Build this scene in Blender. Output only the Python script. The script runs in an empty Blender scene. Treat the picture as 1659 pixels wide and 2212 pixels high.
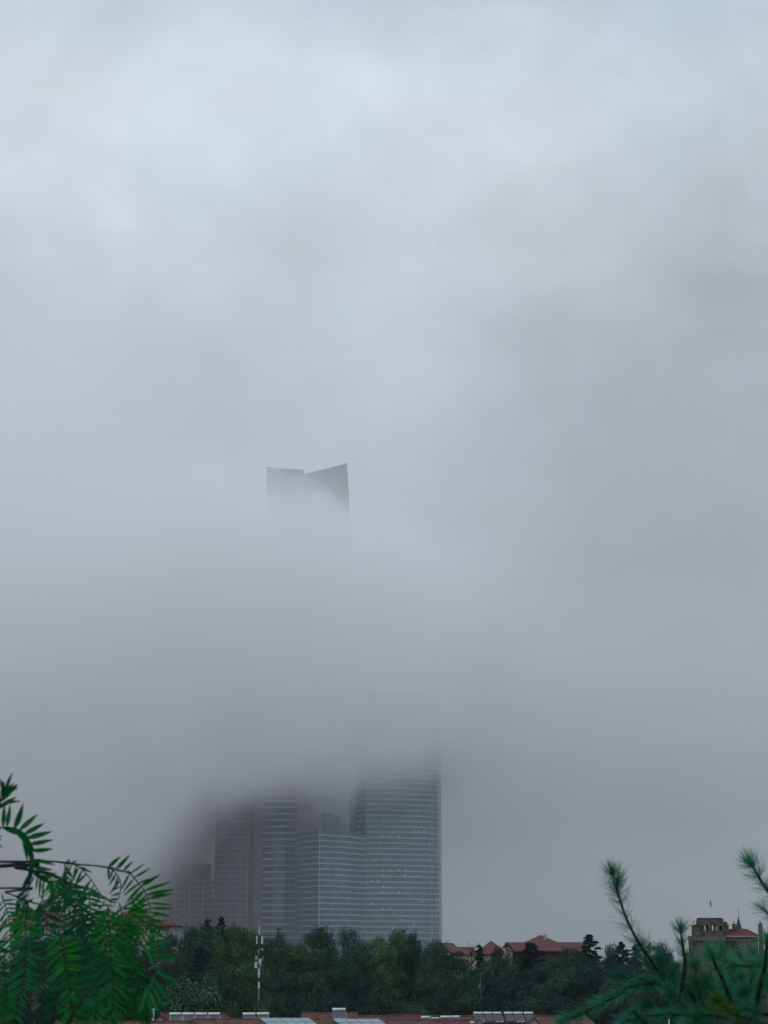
import bpy, math, random
from mathutils import Vector, Matrix, noise as mnoise
R = math.radians
sc = bpy.context.scene
COL = sc.collection
rng = random.Random(11)

# ------------------------------------------------------------------ camera
FPX = 4696.0                      # focal length in pixels of a 1659 x 2212 picture
PITCH = R(11.4)
EYE = Vector((0, 0, 18.0))
FW = Vector((0, math.cos(PITCH), math.sin(PITCH)))
UP = Vector((0, -math.sin(PITCH), math.cos(PITCH)))
cd = bpy.data.cameras.new('camera')
cam = bpy.data.objects.new('camera', cd)
COL.objects.link(cam)
cam.location = EYE
cam.rotation_euler = (math.pi / 2 + PITCH, 0, 0)
cd.sensor_fit = 'VERTICAL'
cd.sensor_height = 36.0
cd.sensor_width = 27.0
cd.lens = 36.0 * FPX / 2212.0
cd.clip_start = 0.05
cd.clip_end = 20000
cd.dof.use_dof = True
cd.dof.focus_distance = 900.0
cd.dof.aperture_fstop = 27.0
sc.camera = cam

def ray(px, py):
    return FW + Vector((1, 0, 0)) * ((px - 829.5) / FPX) + UP * ((1106.0 - py) / FPX)

def at(px, py, Y):
    d = ray(px, py)
    return EYE + d * (Y / d.y)

def mpp(Y):                        # metres per pixel near the bottom of the picture
    return Y / 4790.0

# ------------------------------------------------------------------ render settings
sc.render.engine = 'CYCLES'
cy = sc.cycles
cy.use_denoising = True
try:
    cy.denoiser = 'OPENIMAGEDENOISE'
except Exception:
    pass
cy.max_bounces = 10
cy.diffuse_bounces = 3
cy.glossy_bounces = 2
cy.transmission_bounces = 2
cy.transparent_max_bounces = 6
cy.volume_bounces = 8
cy.volume_step_rate = 0.4
cy.volume_max_steps = 200
cy.use_adaptive_sampling = True
cy.adaptive_threshold = 0.02
cy.adaptive_min_samples = 16
cy.sample_clamp_indirect = 4.0
vs = sc.view_settings
vs.view_transform = 'Standard'
vs.look = 'None'
vs.exposure = 0.0
vs.gamma = 1.0
vs.use_curve_mapping = False

# ------------------------------------------------------------------ node helpers
def lin(c):
    out = []
    for v in c[:3]:
        v /= 255.0
        out.append(v / 12.92 if v <= 0.04045 else ((v + 0.055) / 1.055) ** 2.4)
    return tuple(out) + (1.0,)

class NT:
    def __init__(self, tree):
        self.t = tree
        self.n = tree.nodes
        self.l = tree.links
    def new(self, kind):
        return self.n.new(kind)
    def put(self, sock, v):
        if isinstance(v, bpy.types.NodeSocket):
            self.l.new(v, sock)
        elif v is not None:
            sock.default_value = v
    def m(self, op, a, b=None, c=None, clamp=False):
        n = self.new('ShaderNodeMath')
        n.operation = op
        n.use_clamp = clamp
        for i, v in enumerate((a, b, c)):
            if v is not None:
                self.put(n.inputs[i], v)
        return n.outputs[0]
    def vm(self, op, a, b=None):
        n = self.new('ShaderNodeVectorMath')
        n.operation = op
        self.put(n.inputs[0], a)
        if b is not None:
            self.put(n.inputs['Scale' if op == 'SCALE' else 1], b)
        return n.outputs['Value'] if op in ('DOT_PRODUCT', 'LENGTH') else n.outputs[0]
    def smooth(self, v, lo, hi, a=0.0, b=1.0):
        n = self.new('ShaderNodeMapRange')
        n.interpolation_type = 'SMOOTHSTEP'
        for k, x in zip(('Value', 'From Min', 'From Max', 'To Min', 'To Max'), (v, lo, hi, a, b)):
            self.put(n.inputs[k], x)
        return n.outputs[0]
    def noise(self, vec, scale, detail=3.0, rough=0.55, dist=0.0, color=False):
        n = self.new('ShaderNodeTexNoise')
        self.put(n.inputs['Vector'], vec)
        n.inputs['Scale'].default_value = scale
        n.inputs['Detail'].default_value = detail
        n.inputs['Roughness'].default_value = rough
        n.inputs['Distortion'].default_value = dist
        return n.outputs['Color' if color else 'Fac']
    def mix(self, fac, a, b, blend='MIX'):
        n = self.new('ShaderNodeMix')
        n.data_type = 'RGBA'
        n.blend_type = blend
        self.put(n.inputs[0], fac)
        self.put(n.inputs[6], a)
        self.put(n.inputs[7], b)
        return n.outputs[2]
    def ramp(self, v, stops, interp='LINEAR'):
        n = self.new('ShaderNodeValToRGB')
        r = n.color_ramp
        r.interpolation = interp
        while len(r.elements) < len(stops):
            r.elements.new(0.5)
        for e, (p, c) in zip(r.elements, stops):
            e.position = p
            e.color = c
        self.put(n.inputs[0], v)
        return n.outputs[0]
    def sep(self, v):
        n = self.new('ShaderNodeSeparateXYZ')
        self.put(n.inputs[0], v)
        return n.outputs

# ------------------------------------------------------------------ world: overcast sky over a Nishita sky
SUN_EL, SUN_AZ = R(50), R(205)      # sun high behind the camera's left shoulder, lost in cloud
w = bpy.data.worlds.new('World')
sc.world = w
w.use_nodes = True
wt = NT(w.node_tree)
for n in list(wt.n):
    wt.n.remove(n)
wout = wt.new('ShaderNodeOutputWorld')
sky = wt.new('ShaderNodeTexSky')
sky.sky_type = 'NISHITA'
sky.sun_disc = False
sky.sun_elevation = SUN_EL
sky.sun_rotation = SUN_AZ
bg1 = wt.new('ShaderNodeBackground')
wt.l.new(sky.outputs[0], bg1.inputs[0])
bg1.inputs[1].default_value = 0.1
geo = wt.new('ShaderNodeTexCoord')
D = geo.outputs['Generated']
dz = wt.sep(D)[2]

def zof(y):
    return math.sin(PITCH + math.atan((1106.0 - y) / FPX))

SKYADJ = (0, 1, -1)
SKY = [(2300, (70, 75, 80)), (2080, (132, 138, 146)), (2000, (141, 147, 155)), (1920, (139, 145, 153)), (1840, (133, 139, 147)), (1760, (125, 131, 139)),
       (1660, (130, 135, 143)), (1540, (145, 150, 158)), (1400, (157, 162, 172)), (1220, (167, 173, 184)),
       (1000, (181, 188, 199)), (800, (190, 198, 209)), (500, (200, 207, 218)), (230, (205, 213, 224)), (0, (197, 210, 224))]
stops = [((zof(y) + 0.1) / 0.6, lin([a + b for a, b in zip(c, SKYADJ)])) for y, c in SKY] + [(0.90, lin((178, 188, 201))), (1.0, lin((165, 174, 186)))]
stops[0] = (0.0, stops[0][1])
ex = wt.m('MULTIPLY_ADD', dz, 1 / 0.6, 0.1 / 0.6, clamp=True)
warp = wt.noise(D, 5.0, 4.0, 0.55, 0.4)
ex2 = wt.m('ADD', ex, wt.m('MULTIPLY', wt.m('SUBTRACT', warp, 0.5), 0.11))
base = wt.ramp(ex2, stops, 'EASE')
sq = wt.vm('MULTIPLY', D, (1.0, 1.0, 1.25))
cl = wt.m('SUBTRACT', wt.noise(sq, 9.0, 5.0, 0.5, 0.7), 0.5)
cl2 = wt.m('SUBTRACT', wt.noise(wt.vm('ADD', sq, (3.1, 1.7, 0.4)), 22.0, 6.0, 0.55, 0.5), 0.5)
mod = wt.m('ADD', wt.m('MULTIPLY', cl, 0.40), wt.m('MULTIPLY', cl2, 0.26))
def blob(px, py, rad, amp):
    d = ray(px, py).normalized()
    dt = wt.vm('DOT_PRODUCT', D, tuple(d))
    return wt.smooth(dt, math.cos(rad / FPX), 1.0, 0.0, amp)
for px, py, rad, amp in ((545, 170, 330, 0.09), (150, 330, 420, 0.05), (1650, 300, 500, -0.05), (1060, 430, 520, 0.06), (760, 880, 330, 0.08), (1500, 820, 640, -0.19), (1600, 1050, 520, -0.06),
                         (420, 1060, 330, -0.06), (300, 620, 420, 0.04), (1650, 1750, 500, -0.03), (1250, 1010, 420, -0.06)):
    mod = wt.m('ADD', mod, blob(px, py, rad, amp))
back = wt.smooth(wt.sep(D)[1], 0.55, -0.35, 1.0, 2.0)      # unseen sky behind the camera, brightened to light the cloud's front
gain = wt.m('MULTIPLY', wt.m('ADD', 1.0, mod), back)
tn = wt.noise(wt.vm('ADD', D, (7.0, 2.0, 5.0)), 4.5, 2.0)
tint = wt.mix(wt.smooth(tn, 0.35, 0.65), (0.965, 1.003, 1.005, 1), (1.004, 0.997, 0.992, 1))
colr = wt.mix(1.0, base, tint, 'MULTIPLY')
colr = wt.vm('SCALE', colr, gain)
bg2 = wt.new('ShaderNodeBackground')
wt.l.new(colr, bg2.inputs[0])
bg2.inputs[1].default_value = 1.0
mx = wt.new('ShaderNodeMixShader')
mx.inputs[0].default_value = 0.96
wt.l.new(bg1.outputs[0], mx.inputs[1])
wt.l.new(bg2.outputs[0], mx.inputs[2])
wt.l.new(mx.outputs[0], wout.inputs[0])
w.cycles.sampling_method = 'MANUAL'
w.cycles.sample_map_resolution = 512

sl = bpy.data.lights.new('sun', 'SUN')
sl.energy = 0.5
sl.angle = R(25)
sl.color = (1.0, 0.96, 0.9)
so = bpy.data.objects.new('sun', sl)
COL.objects.link(so)
sd = Vector((math.cos(SUN_EL) * math.sin(SUN_AZ), math.cos(SUN_EL) * math.cos(SUN_AZ), math.sin(SUN_EL)))
so.rotation_euler = sd.to_track_quat('Z', 'Y').to_euler()
so.location = (0, -50, 300)

# ------------------------------------------------------------------ materials
def mat(name, col, rough=0.8, var=0.15, scale=1.0, spec=0.3, metal=0.0, detail=4.0, col2=None, objrand=0.0, stretch=None, bump=0.0):
    m = bpy.data.materials.new(name)
    m.use_nodes = True
    t = NT(m.node_tree)
    b = t.n['Principled BSDF']
    b.inputs['Roughness'].default_value = rough
    b.inputs['Specular IOR Level'].default_value = spec
    b.inputs['Metallic'].default_value = metal
    tc = t.new('ShaderNodeTexCoord')
    v = tc.outputs['Object']
    if stretch:
        v = t.vm('MULTIPLY', v, stretch)
    nz = t.noise(v, scale, detail, 0.6)
    c1 = tuple(x * (1 - var) for x in col[:3]) + (1,)
    c2 = tuple(min(1, x * (1 + var)) for x in (col2 or col)[:3]) + (1,)
    c = t.mix(t.smooth(nz, 0.33, 0.67), c1, c2)
    if objrand:
        oi = t.new('ShaderNodeObjectInfo')
        hs = t.new('ShaderNodeHueSaturation')
        t.put(hs.inputs['Color'], c)
        t.put(hs.inputs['Value'], t.m('MULTIPLY_ADD', oi.outputs['Random'], objrand, 1 - objrand * 0.5))
        t.put(hs.inputs['Hue'], t.m('MULTIPLY_ADD', t.m('FRACT', t.m('MULTIPLY', oi.outputs['Random'], 7.31)), 0.06 * objrand, 0.5 - 0.03 * objrand))
        c = hs.outputs[0]
    t.put(b.inputs['Base Color'], c)
    if bump:
        bp = t.new('ShaderNodeBump')
        bp.inputs['Strength'].default_value = bump
        t.put(bp.inputs['Height'], nz)
        t.put(b.inputs['Normal'], bp.outputs[0])
    return m

def glass_mat(name, glass, mull, cw, ch, var=0.35, frame=0.035):
    """curtain wall: panes of slightly different glass between thin mullions"""
    m = bpy.data.materials.new(name)
    m.use_nodes = True
    t = NT(m.node_tree)
    b = t.n['Principled BSDF']
    uv = t.new('ShaderNodeUVMap').outputs[0]
    br = t.new('ShaderNodeTexBrick')
    br.offset = 0.0
    t.put(br.inputs['Vector'], uv)
    br.inputs['Color1'].default_value = tuple(x * (1 - var) for x in glass) + (1,)
    br.inputs['Color2'].default_value = tuple(x * (1 + var) for x in glass) + (1,)
    br.inputs['Mortar'].default_value = tuple(mull) + (1,)
    br.inputs['Scale'].default_value = 1.0
    br.inputs['Mortar Size'].default_value = frame
    br.inputs['Brick Width'].default_value = cw
    br.inputs['Row Height'].default_value = ch
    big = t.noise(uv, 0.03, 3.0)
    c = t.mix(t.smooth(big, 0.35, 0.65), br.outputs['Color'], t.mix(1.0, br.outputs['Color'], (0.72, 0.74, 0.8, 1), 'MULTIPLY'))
    t.put(b.inputs['Base Color'], c)
    b.inputs['Roughness'].default_value = 0.22
    b.inputs['Specular IOR Level'].default_value = 0.5
    return m

def tile_mat(name, c1, c2, rows=3.2, mott=0.35):
    """roof tiles in rows down the slope, weathered in patches"""
    m = bpy.data.materials.new(name)
    m.use_nodes = True
    t = NT(m.node_tree)
    b = t.n['Principled BSDF']
    tc = t.new('ShaderNodeTexCoord').outputs['Object']
    s = t.sep(tc)
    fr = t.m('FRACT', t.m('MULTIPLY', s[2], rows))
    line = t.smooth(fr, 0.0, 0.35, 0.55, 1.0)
    nz = t.noise(tc, 0.9, 6.0, 0.65)
    fine = t.noise(tc, 6.0, 3.0, 0.6)
    c = t.mix(t.smooth(nz, 0.35, 0.65), tuple(c1) + (1,), tuple(c2) + (1,))
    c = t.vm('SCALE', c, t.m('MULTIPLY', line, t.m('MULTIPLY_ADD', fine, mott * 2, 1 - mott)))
    t.put(b.inputs['Base Color'], c)
    b.inputs['Roughness'].default_value = 0.75
    b.inputs['Specular IOR Level'].default_value = 0.25
    bp = t.new('ShaderNodeBump')
    bp.inputs['Strength'].default_value = 0.6
    bp.inputs['Distance'].default_value = 0.05
    t.put(bp.inputs['Height'], fr)
    t.put(b.inputs['Normal'], bp.outputs[0])
    return m

def leaf_mat(name, c1, c2, objrand=0.5, scale=0.35, rough=0.7, trans=0.0):
    m = bpy.data.materials.new(name)
    m.use_nodes = True
    t = NT(m.node_tree)
    b = t.n['Principled BSDF']
    b.inputs['Roughness'].default_value = rough
    b.inputs['Specular IOR Level'].default_value = 0.05 if not trans else 0.12
    tc = t.new('ShaderNodeTexCoord').outputs['Object']
    nz = t.noise(tc, scale, 3.0, 0.6)
    fine = t.noise(tc, scale * 9, 2.0, 0.6)
    c = t.mix(t.smooth(nz, 0.35, 0.65), tuple(c1) + (1,), tuple(c2) + (1,))
    oi = t.new('ShaderNodeObjectInfo').outputs['Random']
    hs = t.new('ShaderNodeHueSaturation')
    t.put(hs.inputs['Color'], c)
    t.put(hs.inputs['Value'], t.m('MULTIPLY', t.m('MULTIPLY_ADD', oi, objrand, 1 - objrand * 0.5), t.m('MULTIPLY_ADD', fine, 0.5, 0.70)))
    t.put(hs.inputs['Hue'], t.m('MULTIPLY_ADD', t.m('FRACT', t.m('MULTIPLY', oi, 7.31)), 0.07 * objrand, 0.5 - 0.035 * objrand))
    t.put(b.inputs['Base Color'], hs.outputs[0])
    if trans:
        tr = t.new('ShaderNodeBsdfTranslucent')
        t.put(tr.inputs['Color'], hs.outputs[0])
        mxs = t.new('ShaderNodeMixShader')
        mxs.inputs[0].default_value = trans
        t.l.new(b.outputs[0], mxs.inputs[1])
        t.l.new(tr.outputs[0], mxs.inputs[2])
        t.l.new(mxs.outputs[0], t.n['Material Output'].inputs[0])
    return m

M = {}
M['ground'] = mat('ground_soil', (0.05, 0.055, 0.04), 0.95, 0.4, 0.08, 0.1)
M['glass_teal'] = glass_mat('teal_curtain_wall', (0.044, 0.122, 0.158), (0.08, 0.15, 0.18), 3.1, 3.66, 0.42, 0.14)
M['glass_blue'] = glass_mat('blue_curtain_wall', (0.044, 0.080, 0.108), (0.075, 0.11, 0.135), 2.9, 4.2, 0.42, 0.14)
M['glass_dark'] = glass_mat('dark_curtain_wall', (0.095, 0.125, 0.165), (0.12, 0.145, 0.175), 3.2, 3.7, 0.35, 0.14)
M['glass_crown'] = glass_mat('grey_curtain_wall', (0.026, 0.036, 0.048), (0.10, 0.12, 0.14), 4.4, 4.4, 0.5, 0.42)
M['band'] = mat('pale_spandrel', (0.25, 0.375, 0.41), 0.5, 0.16, 0.05)
M['band_bright'] = mat('light_spandrel', (0.36, 0.46, 0.52), 0.5, 0.10, 0.05)
M['band_dim'] = mat('grey_spandrel', (0.21, 0.25, 0.29), 0.6, 0.12, 0.05)
M['core'] = mat('grey_cladding', (0.20, 0.24, 0.28), 0.7, 0.12, 0.05)
M['concrete'] = mat('raw_concrete', (0.30, 0.32, 0.36), 0.9, 0.2, 0.2)
M['infill'] = mat('grey_blockwork', (0.10, 0.11, 0.135), 0.9, 0.3, 0.3)
M['dark_void'] = mat('dark_interior', (0.03, 0.032, 0.036), 0.9, 0.3, 0.3)
M['pale_blind'] = mat('pale_blind', (0.55, 0.6, 0.62), 0.6, 0.1, 0.5)
M['white_wall'] = mat('white_render', (0.22, 0.225, 0.225), 0.85, 0.18, 0.6)
M['grey_wall'] = mat('grey_render', (0.20, 0.205, 0.21), 0.9, 0.15, 0.6)
M['red_wall'] = mat('dark_red_brick', (0.045, 0.02, 0.021), 0.85, 0.25, 1.2)
M['timber'] = mat('dark_timber', (0.045, 0.03, 0.022), 0.8, 0.25, 2.0)
M['red_tile'] = tile_mat('red_roof_tiles', (0.098, 0.037, 0.042), (0.12, 0.050, 0.054), 2.6, 0.15)
M['brown_tile'] = tile_mat('brown_roof_tiles', (0.080, 0.034, 0.031), (0.135, 0.068, 0.058), 5.0, 0.35)
M['maroon_tile'] = tile_mat('maroon_roof_tiles', (0.074, 0.026, 0.028), (0.10, 0.040, 0.042), 5.0, 0.3)
M['orange_tile'] = tile_mat('orange_roof_tiles', (0.085, 0.026, 0.024), (0.105, 0.040, 0.034), 3.0, 0.25)
M['cream'] = mat('cream_render', (0.27, 0.25, 0.2), 0.85, 0.15, 1.0)
M['stone'] = mat('brown_stone', (0.050, 0.043, 0.037), 0.9, 0.25, 1.6, 0.2, detail=8.0, col2=(0.082, 0.071, 0.060), bump=0.3)
M['stone_light'] = mat('pale_stone', (0.10, 0.09, 0.078), 0.9, 0.25, 2.0, 0.2, detail=8.0)
M['stone_dark'] = mat('dark_stone', (0.022, 0.021, 0.021), 0.9, 0.3, 2.0, 0.2)  # plain dark tone for copings, corbels, slits and other castle details
M['copper'] = mat('green_copper', (0.014, 0.035, 0.034), 0.6, 0.3, 1.5)
M['white_metal'] = mat('white_metal', (0.72, 0.74, 0.74), 0.4, 0.06, 2.0)
M['tank'] = mat('white_tank', (0.50, 0.53, 0.54), 0.35, 0.3, 3.0, 0.5)
M['tank_cap'] = mat('grey_cap', (0.25, 0.27, 0.28), 0.5, 0.2, 3.0)
M['tubes'] = mat('vacuum_tubes', (0.035, 0.04, 0.05), 0.2, 0.3, 8.0, 0.6, stretch=(8, 0.3, 0.3), col2=(0.09, 0.1, 0.12))
M['steel'] = mat('galvanised_steel', (0.35, 0.37, 0.38), 0.4, 0.15, 3.0, 0.5, 0.5)
M['panel_glass'] = mat('pale_panel_glass', (0.24, 0.31, 0.33), 0.15, 0.12, 1.2, 0.8)
M['black_metal'] = mat('black_metal', (0.03, 0.032, 0.035), 0.5, 0.2, 3.0)
M['grey_box'] = mat('grey_plastic', (0.42, 0.44, 0.46), 0.5, 0.1, 3.0)
M['mast_white'] = mat('weathered_white_paint', (0.36, 0.38, 0.39), 0.6, 0.25, 1.5)
M['mast_grey'] = mat('weathered_grey_paint', (0.17, 0.18, 0.19), 0.6, 0.2, 1.5)
M['yellow_pole'] = mat('ochre_pole', (0.12, 0.11, 0.075), 0.6, 0.2, 3.0)
M['flag'] = mat('dark_red_flag', (0.10, 0.03, 0.035), 0.9, 0.3, 6.0)
M['bark'] = mat('bark', (0.035, 0.028, 0.022), 0.95, 0.4, 6.0, 0.1, stretch=(4, 4, 0.8))
M['twig'] = mat('dark_twig', (0.009, 0.014, 0.011), 0.8, 0.4, 40.0, 0.15)
M['leaf_a'] = leaf_mat('broadleaf_green', (0.013, 0.042, 0.030), (0.040, 0.088, 0.048))
M['leaf_b'] = leaf_mat('broadleaf_olive', (0.022, 0.056, 0.027), (0.060, 0.116, 0.046))
M['leaf_c'] = leaf_mat('broadleaf_dark', (0.007, 0.023, 0.025), (0.020, 0.050, 0.041))
M['leaf_d'] = leaf_mat('broadleaf_brownish', (0.015, 0.040, 0.024), (0.034, 0.070, 0.034))
M['conifer'] = leaf_mat('conifer_blue_green', (0.005, 0.016, 0.018), (0.012, 0.029, 0.027))
M['pepper'] = leaf_mat('pepper_leaf', (0.0008, 0.076, 0.028), (0.006, 0.150, 0.016), 0.6, 6.0, 0.45, 0.3)
M['needle'] = leaf_mat('pine_needle', (0.020, 0.150, 0.078), (0.050, 0.245, 0.135), 0.45, 4.0, 0.5, 0.2)
M['needle_y'] = leaf_mat('yellow_pine_needle', (0.04, 0.12, 0.014), (0.08, 0.17, 0.03), 0.4, 4.0, 0.5, 0.2)

# ------------------------------------------------------------------ mesh builder (world coordinates)
class MB:
    def __init__(self):
        self.v = []
        self.f = []
        self.mi = []
        self.uv = {}
        self.cur = 0
    def vert(self, p):
        self.v.append(tuple(p))
        return len(self.v) - 1
    def face(self, idx, uv=None):
        self.f.append(tuple(idx))
        self.mi.append(self.cur)
        if uv:
            self.uv[len(self.f) - 1] = uv
    def quad(self, a, b, c, d, uv=None):
        i = len(self.v)
        self.v += [tuple(a), tuple(b), tuple(c), tuple(d)]
        self.face((i, i + 1, i + 2, i + 3), uv)
    def poly(self, pts):
        i = len(self.v)
        self.v += [tuple(p) for p in pts]
        self.face(range(i, i + len(pts)))
    def box(self, lo, hi, rot=0.0, about=None):
        x0, y0, z0 = lo
        x1, y1, z1 = hi
        P = [(x0, y0, z0), (x1, y0, z0), (x1, y1, z0), (x0, y1, z0), (x0, y0, z1), (x1, y0, z1), (x1, y1, z1), (x0, y1, z1)]
        if rot:
            c, s = math.cos(rot), math.sin(rot)
            ax, ay = about or ((x0 + x1) / 2, (y0 + y1) / 2)
            P = [(ax + (x - ax) * c - (y - ay) * s, ay + (x - ax) * s + (y - ay) * c, z) for x, y, z in P]
        i = len(self.v)
        self.v += P
        for q in ((0, 3, 2, 1), (4, 5, 6, 7), (0, 1, 5, 4), (1, 2, 6, 5), (2, 3, 7, 6), (3, 0, 4, 7)):
            self.face([i + k for k in q])
        return self
    def prism(self, poly, z0, z1, poly1=None, tops=None, uvs=False):
        """poly counter-clockwise (x, y); poly1 the outline at the top, tops the height of each top corner"""
        n = len(poly)
        poly1 = poly1 or poly
        i = len(self.v)
        self.v += [(x, y, z0) for x, y in poly]
        self.v += [(x, y, (tops[k] if tops else z1)) for k, (x, y) in enumerate(poly1)]
        run = 0.0
        for k in range(n):
            j = (k + 1) % n
            L = math.dist(poly[k], poly[j])
            za, zb = (tops[k], tops[j]) if tops else (z1, z1)
            self.face((i + k, i + j, i + n + j, i + n + k), [(run, z0), (run + L, z0), (run + L, zb), (run, za)] if uvs else None)
            run += L
        self.face([i + n + k for k in range(n)], [(0, 0)] * n if uvs else None)
        self.face([i + n - 1 - k for k in range(n)], [(0, 0)] * n if uvs else None)
        return self
    def tube(self, pts, rad, n=6, cap=True):
        pts = [Vector(p) for p in pts]
        rad = rad if isinstance(rad, (list, tuple)) else [rad] * len(pts)
        i0 = len(self.v)
        ref = Vector((0.31, 0.95, 0.07))
        for k, p in enumerate(pts):
            t = (pts[min(k + 1, len(pts) - 1)] - pts[max(k - 1, 0)]).normalized()
            a = t.cross(ref)
            if a.length < 1e-4:
                a = t.cross(Vector((1, 0, 0)))
            a.normalize()
            b = t.cross(a)
            for j in range(n):
                q = 2 * math.pi * j / n
                self.v.append(tuple(p + (a * math.cos(q) + b * math.sin(q)) * rad[k]))
        for k in range(len(pts) - 1):
            for j in range(n):
                self.face((i0 + k * n + j, i0 + k * n + (j + 1) % n, i0 + (k + 1) * n + (j + 1) % n, i0 + (k + 1) * n + j))
        if cap:
            self.face([i0 + n - 1 - j for j in range(n)])
            e = i0 + (len(pts) - 1) * n
            self.face([e + j for j in range(n)])
        return self
    def build(self, name, mats, parent=None, origin=None, smooth=False):
        root = parent
        while root is not None and root.parent is not None:
            root = root.parent
        o = Vector(origin) if origin is not None else (root.location.copy() if root is not None else Vector((0, 0, 0)))
        me = bpy.data.meshes.new(name)
        me.from_pydata([(x - o.x, y - o.y, z - o.z) for x, y, z in self.v], [], self.f)
        mats = mats if isinstance(mats, (list, tuple)) else [mats]
        for m in mats:
            me.materials.append(m)
        if len(mats) > 1:
            me.polygons.foreach_set('material_index', self.mi)
        if self.uv:
            lay = me.uv_layers.new(name='UVMap')
            for fi, uv in self.uv.items():
                for li, c in zip(me.polygons[fi].loop_indices, uv):
                    lay.data[li].uv = c
        if smooth:
            me.polygons.foreach_set('use_smooth', [True] * len(me.polygons))
        me.update()
        ob = bpy.data.objects.new(name, me)
        COL.objects.link(ob)
        if parent is None:
            ob.location = o
        else:
            ob.parent = parent
        return ob

def tag(o, label, cat, group=None):
    o['label'] = label
    o['category'] = cat
    if group:
        o['group'] = group
    return o

def thing(name, label, cat, loc, group=None):
    o = bpy.data.objects.new(name, None)
    COL.objects.link(o)
    o.empty_display_size = 0.5
    o.location = loc
    return tag(o, label, cat, group)

def boxpart(name, m, parent, *boxes):
    mb = MB()
    for lo, hi in boxes:
        mb.box(lo, hi)
    return mb.build(name, m, parent)

# ------------------------------------------------------------------ ground: a hill under the camera, flat yards, a wooded rise, then flat to the horizon
def sm(a, b, x):
    t = min(1, max(0, (x - a) / (b - a)))
    return t * t * (3 - 2 * t)

def ground(x, y):
    z = 16.4 * (1 - sm(4, 70, math.hypot(x * 0.6, y)))
    z += 9.8 * sm(0, 1, (y - 315) / 115) * (1 - sm(560, 760, y))
    z += 2.0 * sm(700, 1000, y)
    return z

mb = MB()
ys = [-150, -80, -30, -10, 0, 4, 8, 12, 16, 20, 26, 32, 40, 50, 60, 70, 90, 130, 200, 280] + list(range(310, 450, 10)) + [480, 520, 560, 600, 640, 680, 720, 780, 860, 1000, 1200, 1500, 1900, 2600, 3800]
xs = [-2000, -1200, -800, -500, -300, -200, -140, -100, -70, -50, -35, -24, -16, -10, -6, -3, 0, 3, 6, 10, 16, 24, 35, 50, 70, 100, 140, 200, 300, 500, 800, 1200, 2000]
for y in ys:
    for x in xs:
        mb.vert((x, y, ground(x, y)))
nx = len(xs)
for j in range(len(ys) - 1):
    for i in range(nx - 1):
        mb.face((j * nx + i, j * nx + i + 1, (j + 1) * nx + i + 1, (j + 1) * nx + i))
g = mb.build('ground', M['ground'], smooth=True)
g['kind'] = 'structure'

# ------------------------------------------------------------------ haze (even) and the cloud bank that swallows the towers
hz = MB().box((-2020, -170, -2), (2020, 3820, 470)).build('haze', bpy.data.materials.new('haze_air'))
hz['kind'] = 'stuff'
hm = hz.data.materials[0]
hm.use_nodes = True
t = NT(hm.node_tree)
for n in list(t.n):
    t.n.remove(n)
pv = t.new('ShaderNodeVolumePrincipled')
pv.inputs['Color'].default_value = (0.88, 0.92, 0.97, 1)
pv.inputs['Density'].default_value = 0.00004
t.l.new(pv.outputs[0], t.new('ShaderNodeOutputMaterial').inputs['Volume'])

FX, FY0, FY1, FZ0, FZ1 = 620, 1240, 1800, 6, 462
fb = MB().box((-FX, FY0, FZ0), (FX, FY1, FZ1)).build('low_cloud', bpy.data.materials.new('low_cloud_vapour'))
fb['kind'] = 'stuff'
fm = fb.data.materials[0]
fm.use_nodes = True
t = NT(fm.node_tree)
for n in list(t.n):
    t.n.remove(n)
P = t.new('ShaderNodeTexCoord').outputs['Object']
x, y, z = t.sep(P)
n1 = t.m('SUBTRACT', t.noise(t.vm('MULTIPLY', P, (1, 0.6, 1.3)), 1 / 75.0, 3.0, 0.5), 0.5)
n2 = t.noise(t.vm('ADD', P, (31, 77, 13)), 1 / 36.0, 4.0, 0.58)
mott = t.m('SUBTRACT', n2, 0.5)
rag = t.m('ADD', t.m('MULTIPLY', n1, 55.0), t.m('MULTIPLY', mott, 42.0))
xc = t.m('MINIMUM', t.m('MAXIMUM', x, -200.0), 70.0)
left = t.m('MINIMUM', t.m('ADD', xc, 106.0), 0.0)
zb = t.m('ADD', t.m('ADD', t.m('MULTIPLY_ADD', xc, 0.17, 121.0), t.m('MULTIPLY', left, 1.15)), t.m('SUBTRACT', rag, t.m('MULTIPLY', t.m('MULTIPLY', t.m('MAXIMUM', t.m('SUBTRACT', y, 1556.0), 0.0), 0.9), t.smooth(x, -45.0, 15.0, 1.0, 0.0))))
dip = t.m('MULTIPLY', t.smooth(t.m('ABSOLUTE', t.m('ADD', x, 33.0)), 8.0, 18.0, 17.0, 0.0), t.smooth(y, 1340.0, 1380.0))
zb = t.m('SUBTRACT', zb, dip)
soft = t.smooth(x, 30.0, 75.0, -14.0, -40.0)
lo = t.smooth(t.m('SUBTRACT', z, zb), soft, 24.0)
xt = t.m('MINIMUM', t.m('MAXIMUM', x, -110.0), 0.0)
zt = t.m('ADD', t.m('MULTIPLY_ADD', xt, -0.28, 284.0), t.m('ADD', t.m('MULTIPLY', n1, 24.0), t.m('MULTIPLY', mott, 80.0)))
away = t.smooth(t.m('ABSOLUTE', t.m('ADD', x, 60.0)), 45.0, 150.0, -15.0, -105.0)
hi = t.smooth(t.m('SUBTRACT', z, zt), away, 15.0, 1.0, 0.0)
thin = t.smooth(t.m('ADD', x, t.m('MULTIPLY', t.m('SUBTRACT', z, 150.0), -0.35)), 17.0, 74.0, 1.0, 0.02)
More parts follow.
